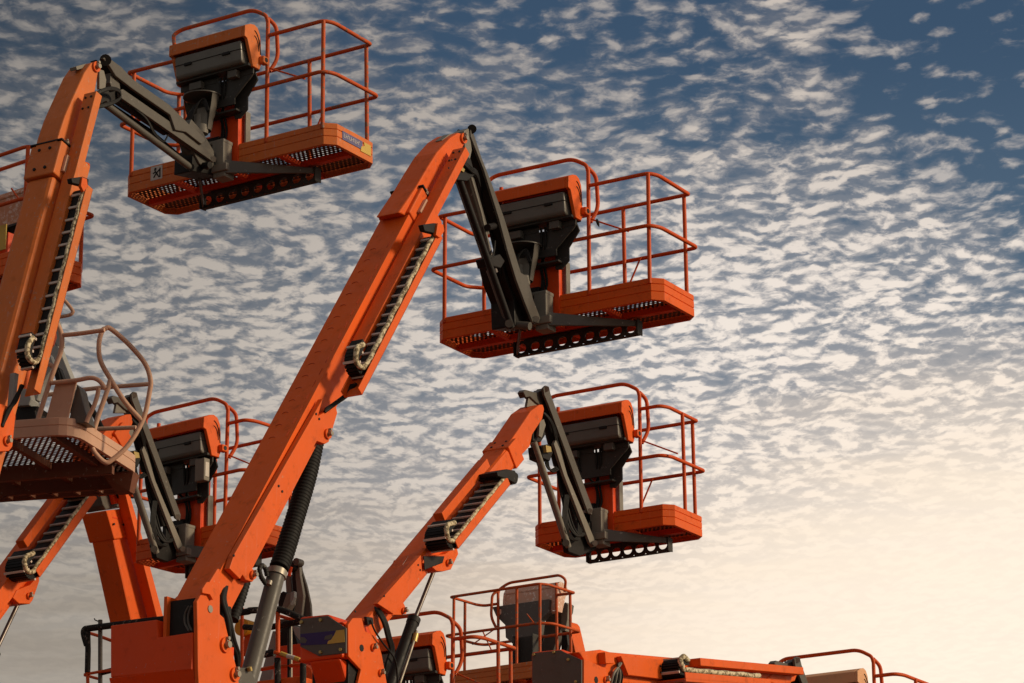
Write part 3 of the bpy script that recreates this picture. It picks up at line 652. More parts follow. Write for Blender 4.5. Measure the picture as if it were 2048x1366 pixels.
L.pr('jib_arm', [(184, 122), (193, 119), (220, 139), (244, 164), (318, 216), (354, 252), (386, 280), (390, 286), (382, 295), (350, 270), (329, 266), (319, 236), (244, 184), (210, 158), (198, 139)], -.075, -.1, 'black', .006)  # black instead of grey, like the web: painted shade on the jib's inside
L.pr('jib_web', [(214, 120), (238, 138), (264, 164), (338, 216), (372, 246), (360, 256), (334, 230), (262, 178), (228, 150)], .055, -.075, 'black', .004)
L.pr('jib_link', [(239, 180), (246, 178), (340, 243), (428, 312), (432, 324), (424, 322), (240, 194)], .06, .03, 'grey', .004)
L.pr('jib_link', [(239, 180), (246, 178), (340, 243), (428, 312), (432, 324), (424, 322), (240, 194)], -.05, -.08, 'grey', .004)
L.rod('jib_cylinder', [(232, 198), (330, 262)], .042, 'black', u=-.01, n=18); L.rod('jib_cylinder_rod', [(330, 262), (392, 306)], .022, 'chrome', u=-.01)
L.rod('jib_rod', [(208, 206), (300, 266), (378, 334)], .034, 'black', u=-.1, n=12)
L.rod('jib_rod', [(210, 208), (382, 336)], .030, 'grey', u=.04, n=12)
L.pr('jib_pivot', [(199, 138), (208, 141), (213, 160), (211, 178), (199, 178)], .06, .03, 'grey2', .004)
L.pr('jib_pivot', [(222, 145), (238, 160), (241, 178), (226, 182), (220, 165)], .05, -.06, 'grey', .004)
L.pr('jib_bracket', [(186, 190), (215, 178), (236, 180), (240, 194), (228, 205), (205, 208), (190, 205)], .02, -.09, 'black', .006)
for k in range(8):
    w_ = rr_.uniform(-3, 3)
    L.rod('jib_hose', [(185, 192 + w_, .1), (203, 182 + w_, .13), (222, 177 + w_, .13), (238, 182 + w_, .11), (240, 196 + w_ * .5, .1), (224, 206 + w_, .12), (203, 212 + w_, .1), (188, 216, .08)], .009, 'rubber', smooth=True)
for k in range(3): L.rod('jib_hose', [(262, 208 + k * 2, .04), (292, 236 + k, .05), (308, 262 + 3 * k, .07), (326, 283, .05), (336, 268, .02), (334, 252, .0)], .007, 'rubber', smooth=True)
L.pr('jib_foot', [(374, 262), (383, 238), (406, 264), (415, 280), (438, 318), (436, 332), (418, 338), (400, 328), (385, 300)], .02, -.1, 'grey', .006)
L.pr('jib_foot', [(386, 300), (404, 295), (436, 330), (434, 352), (412, 348), (384, 342)], .0, -.2, 'black', .008)
L.rod('jib_end_pin', [(211, 120, -.11), (211, 120, .085)], .05, 'black'); L.rod('jib_end_pin', [(427, 318, -.1), (427, 318, .08)], .025, 'steel'); L.rod('jib_end_pin', [(381, 334, -.13), (381, 334, .06)], .035, 'black')
L.rod('cross_tube', [(385, 334, -.12), (420, 330, .1)], .03, 'black')
pa = platform(L, L.loc(L.anchor), 0, -.022, Ln=2.30, rail='orange_rail_worn', body='orange_worn', hood='orange_worn', stick='both'); cup(L, pa)

# ------------------------------------------------------------------ D, lift on the right with the small platform
def side_boom(L, P0, P1, u, ext, head, top_s, tray, loop_r, cover, worn='orange', w=.13, chain_ext=.30, depth=.20, coll=True, tn=.2):
    L.frame(P0, P1, u)
    L.beam('main_boom', -ext, L.bl, -w, w, 0, depth, worn, .035)
    if coll:
        m = MB(); L.beam('x', L.bl - .02, L.bl + .16, -w - .012, w + .012, -.014, depth + .01, m=m); cl = part('boom_collar', m, worn, L.root, .008)
        for a in (.03, .11):
            for b in (-.06, .06): q = L.bp(L.bl + a, -.014); n_ = L.bn * -.008; m = MB(); m.cyl((b, *q), (b, q[0] + n_.x, q[1] + n_.y), .012, 8); part('collar_bolt', m, 'black', cl)
    L.pr('boom_head', head, .11, -.11, worn, .010)
    f0, n0 = L.sn(*tray[0], .42); f1, n1 = L.sn(*tray[1], .42); print(L.root.name, 'bl', L.bl, 'tray', f0, f1, n0, n1)
    nn = (n0 + n1) / 2
    m = MB(); L.beam('x', f1, f0, .41, .42, nn - .06, nn + .02, m=m); L.beam('x', f1, f0, w, .42, nn + .01, nn + .02, m=m)
    part('chain_tray', m, worn, L.root, .003)
    m = MB(); L.beam('x', f1 + .25, f0 + .1, w + .005, w + .10, nn - .22, nn - .14, m=m); part('side_channel', m, worn, L.root, .005)
    L.chain(f0 - .02, f1 + chain_ext, w + .04, .385, nn - .012, loop_r, .12)
    if cover: L.pr('side_cover', cover, w + .06, w + .01, worn, .004)
DL = Lift('boom lift right of centre, torn purple and yellow sticker on its grey knuckle plate', 1200, 1068, 29.5, 31.0, back=-4.0)
L = DL
side_boom(L, (685.9, 1239.6), (968.4, 903), -.13, .1, [(985, 935), (1035, 862), (1062, 822), (1080, 809), (1086, 809), (1089, 818), (1085, 838), (1065, 869), (1060, 893), (1020, 935), (1000, 960)],
          0, ((1020, 967), (915, 1092)), .075, [(842, 1110), (845, 1152), (806, 1199), (787, 1228), (755, 1207)], chain_ext=.04)
L.pr('tray_end', [(994, 944), (1014, 938), (1030, 941), (1036, 952), (1030, 966), (1015, 958), (996, 952)], .42, .16, 'black', .006)
L.rod('end_ring', [(1022, 946, .3), (1033, 950, .3), (1031, 964, .3), (1021, 966, .3)], .018, 'rubber', rd=.02)
L.pr('cylinder_bracket', [(914, 1092), (917, 1108), (902, 1139), (886, 1143), (873, 1142), (860, 1130), (845, 1126), (850, 1112), (890, 1108)], .2, -.12, 'orange', .006); L.pin(895, 1126, .2, .03)
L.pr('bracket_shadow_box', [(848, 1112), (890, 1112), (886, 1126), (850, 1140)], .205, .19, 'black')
L.pr('foot_lug', [(804, 1198), (812, 1216), (806, 1230), (785, 1230), (786, 1218)], .14, -.12, 'orange', .005); L.pin(806, 1222, .14, .028)
L.bolts('cover_bolt', [(836, 1130), (840, 1140), (768, 1192), (710, 1223)], .19, .009, .006, 'black')
L.rod('cylinder_rod', [(870, 1136), (828, 1242)], .019, 'chrome', u=.0); L.rod('lift_cylinder', [(827, 1240), (770, 1400)], .052, 'black', u=0, n=20); L.rod('cylinder_cap', [(828.5, 1237), (825, 1247)], .058, 'black', u=0, n=20)
L.rod('cylinder_line', [(833, 1262, .06), (822, 1300, .08), (800, 1366, .06)], .012, 'steel', smooth=True)
L.rod('cylinder_valve', [(832, 1268, .07), (828, 1284, .07)], .026, 'brass')
L.pr('cover_patch', [(805, 1130), (817, 1112), (817, 1112), (806, 1129)], .131, .129, 'sticker', 0)
y_f = L.u(692, 1280, .16).y; zl = L.y(599.4, 1236.7, y_f); zb = L.y(640, 1320, y_f); zr = L.y(692, 1255, y_f)
q = [L.y(x, y, y_f) for x, y in ((599, 1234), (656, 1228), (697, 1250), (697, 1313), (660, 1318), (599, 1326))]; q = [Vector((min(p.x, .125), p.y, p.z)) for p in q]
m = MB(); m.prism_y([(p.x, p.z) for p in q], y_f, y_f + .42); m.prism_x([(y_f, q[4].z), (y_f + .42, q[4].z), (y_f + .42, q[4].z - .4), (y_f + .2, q[4].z - .35)], q[0].x + .1, .1); kb = part('knuckle_box', m, 'red_orange', L.root, .02)
q = [L.y(x, y, y_f - .012) for x, y in ((600, 1238), (655, 1231.5), (692, 1256), (692, 1306), (637, 1312), (600, 1293))]
m = MB(); m.prism_y([(p.x, p.z) for p in q], y_f - .012, y_f + .004); pl = part('cover_plate', m, 'grey', kb, .003)
q = [L.y(x, y, y_f - .016) for x, y in ((600.5, 1268), (672, 1261), (665, 1276), (654, 1288), (600.5, 1291))]
m = MB(); m.prism_y([(p.x, p.z) for p in q], y_f - .0145, y_f - .010); s1 = part('purple_sticker', m, 'purple', pl)
q = [L.y(x, y, y_f - .018) for x, y in ((672, 1261), (688, 1259), (689, 1284), (654, 1288), (656, 1282), (662, 1279), (668, 1270))]
m = MB(); m.prism_y([(p.x, p.z) for p in q], y_f - .0165, y_f - .013); part('yellow_sticker', m, 'yellow', pl)
q = [L.y(x, y, y_f - .018) for x, y in ((600.6, 1274), (609, 1275), (614, 1281), (610, 1286), (600.6, 1285))]
m = MB(); m.prism_y([(p.x, p.z) for p in q], y_f - .0165, y_f - .014); part('torn_patch', m, 'grey', s1)
q = [L.y(x, y, y_f - .018) for x, y in ((650, 1272), (664, 1268), (665, 1274), (659, 1279), (648, 1279))]
m = MB(); m.prism_y([(p.x, p.z) for p in q], y_f - .0160, y_f - .014); part('torn_patch', m, 'grey', s1)
for x, y in ((606, 1245), (644, 1241), (644, 1305), (684, 1300)): m = MB(); p = L.y(x, y, y_f); m.cyl((p.x, y_f - .03, p.z), (p.x, y_f, p.z), .014, 8); part('plate_bolt', m, 'brass', pl)
L.pr('knuckle_plate', [(696, 1250), (706, 1236), (724, 1236), (730, 1262), (754, 1274), (764, 1310), (774, 1366), (782, 1420), (700, 1420), (716, 1366), (722, 1340), (697, 1313)], .16, .13, 'orange', .006)
L.pr('boom_foot', [(685, 1244), (724, 1237), (745, 1260), (760, 1285), (716, 1300), (700, 1260)], .128, -.128, 'red_orange', .01)
L.pin(745, 1295, .16, .032); L.pin(760, 1346, .16, .03); L.bolts('round_plug', [(723, 1296)], .16, .03, .004, 'black')
for k in range(6):
    w_ = rr_.uniform(-4, 4)
    L.rod('hydraulic_hose', [(752 + w_ * .5, 1216, .1), (760 + w_, 1226, .16), (770 + w_, 1245, .19), (778 + w_, 1275, .17), (784 + w_, 1300, .12), (776 + w_, 1330, .1), (766, 1360, .05)], .013, 'rubber', smooth=True)
L.rod('hydraulic_hose', [(741, 1240, .18), (750, 1262, .19), (765, 1285, .19), (790, 1320, .15), (795, 1366, .1)], .008, 'rubber', smooth=True)
L.pr('hose_clamp', [(733, 1233), (746, 1235), (748, 1248), (736, 1250)], .17, .14, 'black', .004)
m = MB(); p = L.y(640, 1345, y_f + .1); m.box((p.x - .08, p.y, p.z - .6), (p.x + .28, p.y + .3, p.z + .10)); part('inner_casting', m, 'black', kb, .01)
base(L, y_f + .2, p.z - .2)
def small_jib(L, dx, dy, s=1., mt='grey'):
    T_ = lambda pts: [(x * s + dx, y * s + dy) for x, y in pts]
    arm = T_([(1087, 776), (1092, 771), (1098, 773), (1102, 790), (1186, 1018), (1184, 1030), (1176, 1024), (1140, 925), (1098, 812), (1089, 790)])
    L.pr('jib_arm', arm, .085, .06, mt, .004); L.pr('jib_arm', [(x - 22, y + 4) for x, y in arm[3:9]] + [(x - 22, y + 4) for x, y in arm[9:]], -.07, -.095, 'black', .004)  # second arm and web coloured black to stand for the shaded inside of the jib
    L.pr('jib_web', T_([(1091, 778), (1098, 778), (1182, 1016), (1176, 1020), (1096, 806)]), .06, -.07, 'black', .003)
    lk = T_([(1112, 880), (1120, 898), (1135, 950), (1190, 1080), (1194, 1092), (1186, 1094), (1180, 1086), (1128, 950), (1108, 888)])
    L.pr('jib_link', lk, .06, .03, 'grey2', .003); L.pr('jib_link', lk, -.05, -.08, mt, .003)
    L.rod('jib_rod', T_([(1066, 884), (1136, 1092)]), .034, mt, u=-.08, n=12); L.rod('jib_rod', T_([(1068, 884), (1137, 1094)]), .028, 'grey2', u=.05, n=12)
    L.rod('jib_cylinder', T_([(1092, 830), (1118, 930)]), .055, 'black', u=0, n=18); L.rod('jib_cylinder_rod', T_([(1118, 930), (1150, 1040)]), .03, 'black', u=0)
    L.pr('valve_block', T_([(1083, 892), (1098, 888), (1106, 905), (1100, 922), (1086, 916)]), .05, -.1, 'black', .006)
    L.pr('valve_block', T_([(1092, 890), (1102, 893), (1104, 904), (1094, 905)]), .09, .04, 'brass', .004)
    # crosshead above the boom tip
    L.pr('jib_head', T_([(1047, 784), (1051, 779), (1072, 785), (1083, 780), (1087, 776), (1090, 792), (1084, 812), (1074, 806), (1060, 793), (1052, 795)]), .02, -.05, mt, .006)
    L.pr('jib_pivot', T_([(1058, 792), (1072, 790), (1076, 814), (1054, 814)]), -.0, -.03, 'grey2', .004); L.pr('jib_pivot', T_([(1078, 788), (1092, 788), (1094, 818), (1076, 816)]), -.01, -.04, 'grey2', .004)
    L.pr('lever', T_([(1080, 842), (1088, 838), (1092, 850), (1084, 876), (1078, 872)]), .1, .07, 'grey2', .005)
    L.pr('jib_bracket', T_([(1066, 856), (1082, 846), (1092, 868), (1082, 884), (1066, 882)]), .05, -.12, 'black', .006)
    rg = random.Random(11)
    for k in range(8):
        w_ = rg.uniform(-5, 5)
        L.rod('jib_hose', [(x * s + dx + w_ * q_, y * s + dy, u_) for x, y, u_, q_ in ((1087, 826, .1, .3), (1098, 838, .12, .4), (1108, 860, .08, .6), (1116, 900, .02, 1), (1118, 950, -.02, .8), (1128, 1000, -.02, 1), (1140, 1050, .02, 1.3), (1156, 1072, .05, 1), (1168, 1066, .04, 1))], .010, 'rubber', smooth=True)
    for k in range(3): L.rod('jib_hose', [(x * s + dx + k * 3, y * s + dy + k * 2, u_) for x, y, u_ in ((1090, 915, .0), (1092, 930, .05), (1100, 940, .06), (1112, 934, .03))], .008, 'rubber', smooth=True)
    for k in range(4): L.rod('jib_hose', [(x * s + dx + k * 2.5, y * s + dy, u_) for x, y, u_ in ((1130, 990, .03), (1126, 1030, .06), (1131, 1066, .07), (1148, 1080, .05), (1156, 1056, .03), (1152, 1030, .0))], .009, 'rubber', smooth=True)
    L.pr('jib_foot', T_([(1132, 1076), (1186, 1040), (1200, 1060), (1196, 1096), (1180, 1104), (1160, 1112), (1138, 1104)]), .0, -.06, 'black', .008)
    for p_ in ((1093, 778), (1180, 1022), (1190, 1086)): x, y = T_([p_])[0]; L.rod('jib_end_pin', [(x, y, -.1), (x, y, .1)], .026, 'steel')
    x, y = T_([(1132, 1086)])[0]; L.rod('jib_end_pin', [(x, y, -.1), (x, y, .08)], .034, mt)
small_jib(L, 0, 0)
pd = platform(L, L.loc(L.anchor), 0, -.012, Ln=1.53, corner_post=False)

# ------------------------------------------------------------------ C, lift behind, between the left lift and the middle one
C = Lift('boom lift whose short platform, with a white sticker, is half hidden by the middle boom', 377, 1100, 29.4, 31.5, back=-5.0)
L = C
side_boom(L, (0, 1125), (186, 874.6), -.13, 1.6, [(188, 892), (215, 858), (240, 834), (252, 829), (262, 828), (267, 842), (258, 868), (244, 882), (240, 905), (215, 940), (190, 965), (170, 960)],
          0, ((192, 992), (79, 1152)), .075, [(52, 1160), (-40, 1280), (-40, 1240), (40, 1120)], chain_ext=.02)
L.pr('tray_end', [(162, 984), (190, 976), (198, 984), (196, 996), (186, 992), (165, 992)], .42, .16, 'black', .006)
L.pr('cylinder_bracket', [(78, 1150), (79, 1162), (66, 1200), (60, 1208), (38, 1207), (26, 1196), (34, 1180), (60, 1170)], .2, -.12, 'orange', .006); L.pin(57, 1192, .2, .03)
L.rod('cylinder_rod', [(36, 1208), (-12, 1310)], .019, 'chrome', u=.0); L.rod('lift_cylinder', [(-10, 1305), (-80, 1440)], .052, 'black', u=0, n=20)
for k in range(3): L.rod('cable', [(38, 1196 + k * 2, .1), (12, 1206 + k * 2, .1), (-20, 1214, .1)], .012, 'rubber', smooth=True)
small_jib(L, -824, 12)
base(L, -6.2, 3.6)
pc = platform(L, L.loc(L.anchor), 5.5, -.01, Ln=1.53, corner_post=False, stick='label_left')
m = MB(); m.box((.26, -.22, .58), (.38, -.14, .80)); jb = part('control_box', m, 'grey2', pc, .008)
m = MB(); m.box((.381, -.205, .62), (.384, -.155, .76)); part('box_window', m, 'sticker', jb)

# ------------------------------------------------------------------ the brown platform at the left and the upright boom that carries it
F = Lift('boom lift with a round-cornered brown platform and a ring-shaped rail, on an upright orange boom', 148, 868, 25.2, 15.0, name='boom_lift')
L = F
def zt(q, z): return Vector((q[0], q[1], z))
fz = L.loc(L.anchor).z; X0 = -1.55; Y1 = 1.45
def rect(i, z): 
    pts = [(X0 + i, 0 + i), (-.0 - i, 0 + i), (.02 - i, Y1 - i), (X0 + i, Y1 - i)]
    q = rnd([(x, y, z) for x, y in pts], .22, 5, True); return [tuple(p) for p in q]
prof = [(.010, .0), (0, .004), (0, .085), (.006, .09), (0, .095), (0, .15), (.004, .155), (.03, .155), (.03, .0)]
vs = []; k = None
for i, z in prof: q = rect(i, fz + z); k = len(q); vs += q
fs = [(a * k + j, a * k + (j + 1) % k, ((a + 1) % len(prof)) * k + (j + 1) % k, ((a + 1) % len(prof)) * k + j) for a in range(len(prof)) for j in range(k)]
m = MB(); m.add(vs, fs); pf = part('platform', m, 'tan', L.root)
m = MB(); q = rect(.03, fz + .05); m.add(q, [tuple(range(len(q)))]); part('floor', m, 'floor_tan', pf)
m = MB()
for x in (-1.1, -.62, -.2): m.box((x - .025, .04, fz - .02), (x + .025, Y1 - .05, fz + .045))
m.box((X0 + .05, .95, fz - .09), (-.05, 1.0, fz + .04)); m.box((X0 + .05, Y1 - .06, fz - .10), (-.02, Y1 - .02, fz + .03)); m.box((X0 + .05, Y1 + .10, fz - .10), (-.1, Y1 + .15, fz - .02))
for i in range(7): m.box((X0 + .1 + i * .21, Y1 - .05, fz - .10), (X0 + .13 + i * .21, Y1 + .12, fz - .05))
m.loft([(-.25, 1.2, fz - .01), (0.02, 1.25, fz), (.02, 1.4, fz), (-.25, 1.4, fz)], [(-.16, 1.3, fz - .16), (-.03, 1.3, fz - .16), (-.03, 1.4, fz - .16), (-.16, 1.4, fz - .16)])
part('floor_frame', m, paint('brown underframe', (.17, .06, .03), .6, .2, .3), pf, .003)
def ftube(name, pts, plane, v, r=.019, sm=True, mt='tan', fn=None, par=None):
    q = []
    for p in pts:
        if plane == 'y': q.append(L.y(p[0], p[1], v))
        else: q.append(L.u(p[0], p[1], fn(p[0]) if fn else v))
    q = smooth_path(q) if sm else q
    m = MB(); m.tube(q, r, 9); return part(name, m, mt, par or pf)
fu = lambda x: max(-.03, (x - 190) / 117 * .42)
ftube('gate_ring', [(221, 758), (214, 782), (193, 843), (184, 879), (187, 901), (209, 924), (225, 919), (258, 888), (287, 837), (299, 785), (301, 760), (290, 727), (258, 689), (222, 658), (211, 657), (204, 663), (198, 688), (201, 721), (221, 758), (251, 805), (284, 842)], 'u', 0, fn=fu, r=.021)
ftube('rail_post', [(73, 848), (77, 836), (93, 785), (109, 737), (121, 705), (124, 676), (118, 655), (109, 640), (102, 615)], 'y', .03, r=.021)
ftube('top_rail', [(121, 671), (160, 667), (209, 660)], 'y', .03)
ftube('mid_rail', [(103, 766), (150, 761), (178, 756), (192, 758), (202, 765), (211, 778)], 'y', .02)
ftube('rail_post', [(173, 845), (178, 832), (188, 812), (195, 790), (197, 776)], 'y', .1)
ftube('far_rail', [(161, 780), (196, 776), (222, 774), (299, 768)], 'y', 1.25, sm=False)
ftube('far_rail', [(196, 858), (272, 855)], 'y', 1.25, sm=False); ftube('far_rail', [(76, 792), (100, 789), (130, 785)], 'y', .9, sm=False)
ftube('side_rail', [(60, 727), (77, 726), (90, 726), (102, 731), (110, 738)], 'y', .05)
ftube('console_hoop', [(112, 594), (118, 593), (126, 597), (144, 619), (145, 625), (139, 630), (119, 634)], 'y', .7, r=.016)
def fpoly(name, pts, y, dep, mt, bev=.006, par=None): return L.py_(name, pts, y, dep, mt, bev, par or pf)
fpoly('console_panel', [(111, 766), (153, 763), (136, 836), (90, 843)], .05, .02, 'tan', .003)
fpoly('console_body', [(154, 768), (160, 778), (164, 800), (176, 846), (136, 846), (140, 830)], .09, .16, 'grey', .006)
fpoly('console_hood', [(80, 640), (98, 634), (108, 660), (110, 672), (104, 690), (90, 700), (80, 690)], .45, .05, 'orange_box', .01)
def fj(name, pts, y, dep, mt): return fpoly(name, pts, y, dep, mt, .006, L.root)
fj('jib_arm', [(100, 690), (112, 683), (118, 695), (142, 756), (178, 842), (226, 950), (216, 962), (170, 862), (128, 768), (96, 706)], 1.75, .12, 'grey_lt')
fj('jib_arm', [(108, 632), (114, 640), (120, 668), (122, 690), (112, 694), (104, 680)], 1.75, .1, 'grey_lt')
fj('jib_link', [(110, 735), (118, 734), (150, 815), (158, 843), (146, 843)], 1.6, .08, 'black')
fj('jib_plate', [(84, 700), (100, 708), (108, 730), (98, 745), (84, 770), (74, 800), (60, 797), (66, 772), (78, 734)], .8, .08, 'grey_lt')
fj('jib_plate', [(33, 776), (58, 778), (62, 798), (58, 810), (33, 812)], .7, .2, 'grey_lt')
fj('rotator', [(31, 812), (76, 812), (70, 822), (76, 846), (31, 848)], .75, .3, 'black')
ftube('jib_hose', [(160, 790), (170, 802), (184, 820), (196, 842), (204, 858)], 'y', 1.5, r=.026, mt='rubber', par=L.root)
for i in range(3): ftube('jib_hose', [(84 + i * 5, 716), (100 + i * 4, 728), (112 + i * 3, 752), (120 + i * 2, 790)], 'y', 1.3, r=.011, mt='rubber', par=L.root)
# its upright boom, built in its own plane and joined to this lift
Hh = Lift('x', 225, 945, 31.2, 211.5, back=-2.5); L = Hh
sd = [(214, 1026), (258.5, 1227), (300, 1420), (345, 1420), (297, 1227), (268, 1075), (252, 1022)]
L.pr('main_boom', sd, -.14, .13, 'orange', .02)
L.pr('boom_collar', [(212, 1021), (228.6, 1079), (267, 1074), (252.7, 1016)], -.165, .155, 'orange', .014)
L.pr('collar_cap', [(201, 992), (227, 990), (232, 1004), (250, 1008), (252, 1014), (230, 1014), (212, 1020), (206, 1010)], -.12, .12, 'grey', .012)
L.pr('boom_head', [(199, 972), (216, 967), (238, 968), (240, 988), (202, 992)], -.13, .13, 'orange', .012)
L.pr('side_flange', [(234, 914), (239, 920), (283, 1069), (325, 1227), (372, 1400), (358, 1400), (312, 1227), (272, 1071), (243, 958), (229, 952)], -.29, -.17, 'orange', .004)
L.pr('head_block', [(222, 978), (238, 976), (246, 1005), (230, 1008)], -.17, -.12, 'red_orange', .006)
L.rod('hose_fitting', [(238, 990), (266, 993)], .022, 'black', u=-.2)
L.bolts('collar_bolt', [(246, 1033), (248, 1049), (229, 1048)], -.182, .012, .01, 'black')
L.pr('collar_line', [(226, 1033), (252, 1037), (255, 1052), (252, 1052), (249, 1040), (226, 1036)], -.169, -.16, 'red_orange', .001)
for k in range(4): L.rod('hydraulic_hose', [(205 + k * 8, 978, -.16), (214 + k * 7, 972 + k, -.2), (228 + k * 4, 978 + k * 4, -.2), (236, 996, -.19)], .009, 'rubber', smooth=True)
base(L, .6, 3.6)
bpy.context.view_layer.update()
mt_ = F.root.matrix_world.inverted() @ Hh.root.matrix_world
for ch_ in [o for o in SC.objects if o.parent == Hh.root]: ch_.parent = F.root; ch_.matrix_basis = mt_ @ ch_.matrix_basis
bpy.data.objects.remove(Hh.root)

# ------------------------------------------------------------------ G, platform cut by the left edge, behind the nearest boom
G = Lift('boom lift whose worn platform is cut by the left edge, mostly behind the nearest boom', 0, 600, 27.6, 220, back=-.5)
L = G
a = R(40); Uv = Vector((math.cos(a), -math.sin(a), 0)); Wv = Vector((math.sin(a), math.cos(a), 0))
Og = at(167, 569, 27.9) - Uv * 1.14 + Wv * .05
pg = platform(L, L.loc(Og), 0, 0, Ln=2.28, rail='orange_rail', body='orange', hood='orange_faded', mast=True, beam=False)
m = MB(); p = L.loc(at(4, 475, 28.2)) - L.loc(Og); m.box((p.x - .05, p.y - .01, p.z - .12), (p.x + .16, p.y + .0, p.z + .12)); st_ = part('chart_sticker', m, 'yellow', pg)
L.pr('main_boom', [(30, 610), (70, 605), (10, 905), (-40, 905)], .1, -.1, 'orange', .01)

# ------------------------------------------------------------------ E, lift in the distance seen from its open side
Ev = 35; E_ = Lift('distant small boom lift with a paint-splashed pale console hood behind its thin rusty rails', 990, 1364, 38.5, Ev + 180, back=-.8)
L = E_; a = R(Ev); Uv = Vector((math.cos(a), -math.sin(a), 0)); Wv = Vector((math.sin(a), math.cos(a), 0))
Oe = L.anchor + Wv * .72
pe = platform(L, L.loc(Oe), 0, 0, Ln=1.52, rail='orange_rail_worn', body='orange_worn', hood='splash', mast=True, beam=True, corner_post=False)
for ch_ in list(pe.children):
    if ch_.name.startswith('console_hood'):
        ch_.location.z = .10; ch_.data.materials[0] = M['splash']
    if ch_.name.startswith('console_column'): ch_.data.materials[0] = M['bracket']
    if ch_.name.startswith(('document_box', 'console_bracket')):
        for c2 in list(ch_.children): bpy.data.objects.remove(c2)
        bpy.data.objects.remove(ch_)
def ep(name, pts, off, dep, mt): return L.py_(name, pts, L.loc(Oe).y - off, -dep, mt, .006)
# splashed grey funnel seen through the rails, jib and boom tip behind
ep('console_funnel', [(984, 1214), (1098, 1198), (1096, 1225), (1082, 1240), (1078, 1268), (1058, 1288), (1030, 1292), (1011, 1275), (1010, 1250), (992, 1232)], -.0, .1, 'grey_spl')
ep('jib_arm', [(1076, 1300), (1082, 1272), (1091, 1242), (1092, 1230), (1112, 1224), (1124, 1212), (1131, 1205), (1136, 1208), (1134, 1222), (1122, 1250), (1104, 1310), (1098, 1380), (1070, 1380)], .35, .14, 'grey_spl')
ep('jib_head', [(1122, 1216), (1130, 1204), (1136, 1209), (1135, 1238), (1130, 1262), (1122, 1262)], .3, .1, 'grey2')
ep('boom_head', [(1133, 1241), (1138, 1247), (1152, 1308), (1160, 1400), (1120, 1400), (1131, 1296)], .5, .25, 'orange')
ep('boom_gap_shade', [(1124, 1262), (1132, 1256), (1136, 1290), (1130, 1312), (1122, 1300)], .34, .05, 'black')  # black plate painted in as the shade between jib and boom tip
base(L, -.3, 4.2)

# ------------------------------------------------------------------ K, platform just above the lower edge behind the black cylinder
Kk = Lift('boom lift whose orange console hood pokes up right behind the black hydraulic cylinder', 821, 1540, 28.4, 31, back=-3.5)
L = Kk; pk = platform(L, L.loc(L.anchor), 0, -.01, Ln=1.53, corner_post=False, rail='orange_rail_worn')
base(L, -3.4, 3.4); L.beam if 0 else None
yz = L.loc(L.anchor); m = MB(); m.prism_x([(yz.y - .3, yz.z - .05), (yz.y - .15, yz.z - .25), (-3.2, 3.2), (-3.4, 3.5)], -.12, .12); part('main_boom', m, 'orange', L.root, .02)
def yrod(L, name, pts, r, mat, y=0., smooth=False, parent=None):
    q = [L.y(p[0], p[1], p[2] if len(p) > 2 else y) for p in pts]; q = smooth_path(q) if smooth else q
    m = MB(); m.tube(q, r, 9); return part(name, m, mat, parent or L.root)

for k in range(2): yrod(B, 'hydraulic_hose', [(378 + k * 5, 1212, YB + .04), (370 + k * 7, 1228, YB + .05), (370 + k * 7, 1246, YB + .05), (378 + k * 6, 1262, YB + .03)], .008, 'grey', 0, True)
# ------------------------------------------------------------------ I with its platform J, boom folded down almost level
I_ = Lift('boom lift folded down almost level along the lower edge, plain grey knuckle plate', 1671, 1604, 29.6, 31.5, back=-4.0)
L = I_; L.frame((1222, 1304), (1589, 1337), .13); print('I', L.bl)
L.beam('main_boom', -.25, L.bl * .50, -.13, .13, 0, .26, 'orange', .014)
L.beam('inner_boom', L.bl * .45, L.bl * .985, -.11, .11, .03, .22, 'orange', .012)
L.beam('top_channel', L.bl * .40, L.bl * .99, .13, .24, .0, .07, 'orange', .006)
L.pr('side_cover', [(1242, 1312), (1327, 1319), (1324, 1358), (1257, 1350)], .19, .14, 'orange', .004); L.bolts('cover_bolt', [(1320, 1332), (1321, 1345)], .19, .01, .006, 'black')
t0, nn = L.sn(1380, 1350, .4); t1, _ = L.sn(1515, 1362, .4)
m = MB(); L.beam('x', t0 - .1, t1 + .25, .40, .41, nn - .02, nn + .06, m=m); L.beam('x', t0 - .1, t1 + .25, .13, .41, nn + .03, nn + .04, m=m); part('chain_tray', m, 'orange', L.root, .003)
L.chain(t1 + .1, t0 - .02, .17, .36, nn, .06, .10, cw=.055)
L.pr('boom_head', [(1560, 1334), (1589, 1337), (1596, 1346), (1590, 1362), (1560, 1372), (1530, 1360)], .12, -.12, 'orange', .01); L.pin(1586, 1346, .12, .03)
y_f = L.u(1164, 1330, .16).y
q = [L.y(x, y, y_f) for x, y in ((1062, 1304), (1121, 1298), (1168, 1318), (1168, 1400), (1062, 1400))]; q = [Vector((min(p.x, .125), p.y, p.z)) for p in q]
m = MB(); m.prism_y([(p.x, p.z) for p in q], y_f, y_f + .45); kb = part('knuckle_box', m, 'red_orange', L.root, .02)
q = [L.y(x, y, y_f - .012) for x, y in ((1064, 1306.5), (1120.5, 1300.5), (1163, 1320), (1163, 1400), (1064, 1400))]
m = MB(); m.prism_y([(p.x, p.z) for p in q], y_f - .012, y_f + .003); pl = part('cover_plate', m, 'grey', kb, .003)
m = MB()
for x, y in ((1070, 1310), (1110, 1305), (1139, 1320), (1154, 1364)): m = MB(); p = L.y(x, y, y_f); m.cyl((p.x, y_f - .03, p.z), (p.x, y_f, p.z), .012, 8); part('plate_bolt', m, 'brass', pl)
L.pr('knuckle_plate', [(1168, 1318), (1180, 1322), (1214, 1338), (1222, 1370), (1230, 1400), (1168, 1400)], .16, .13, 'orange', .006)
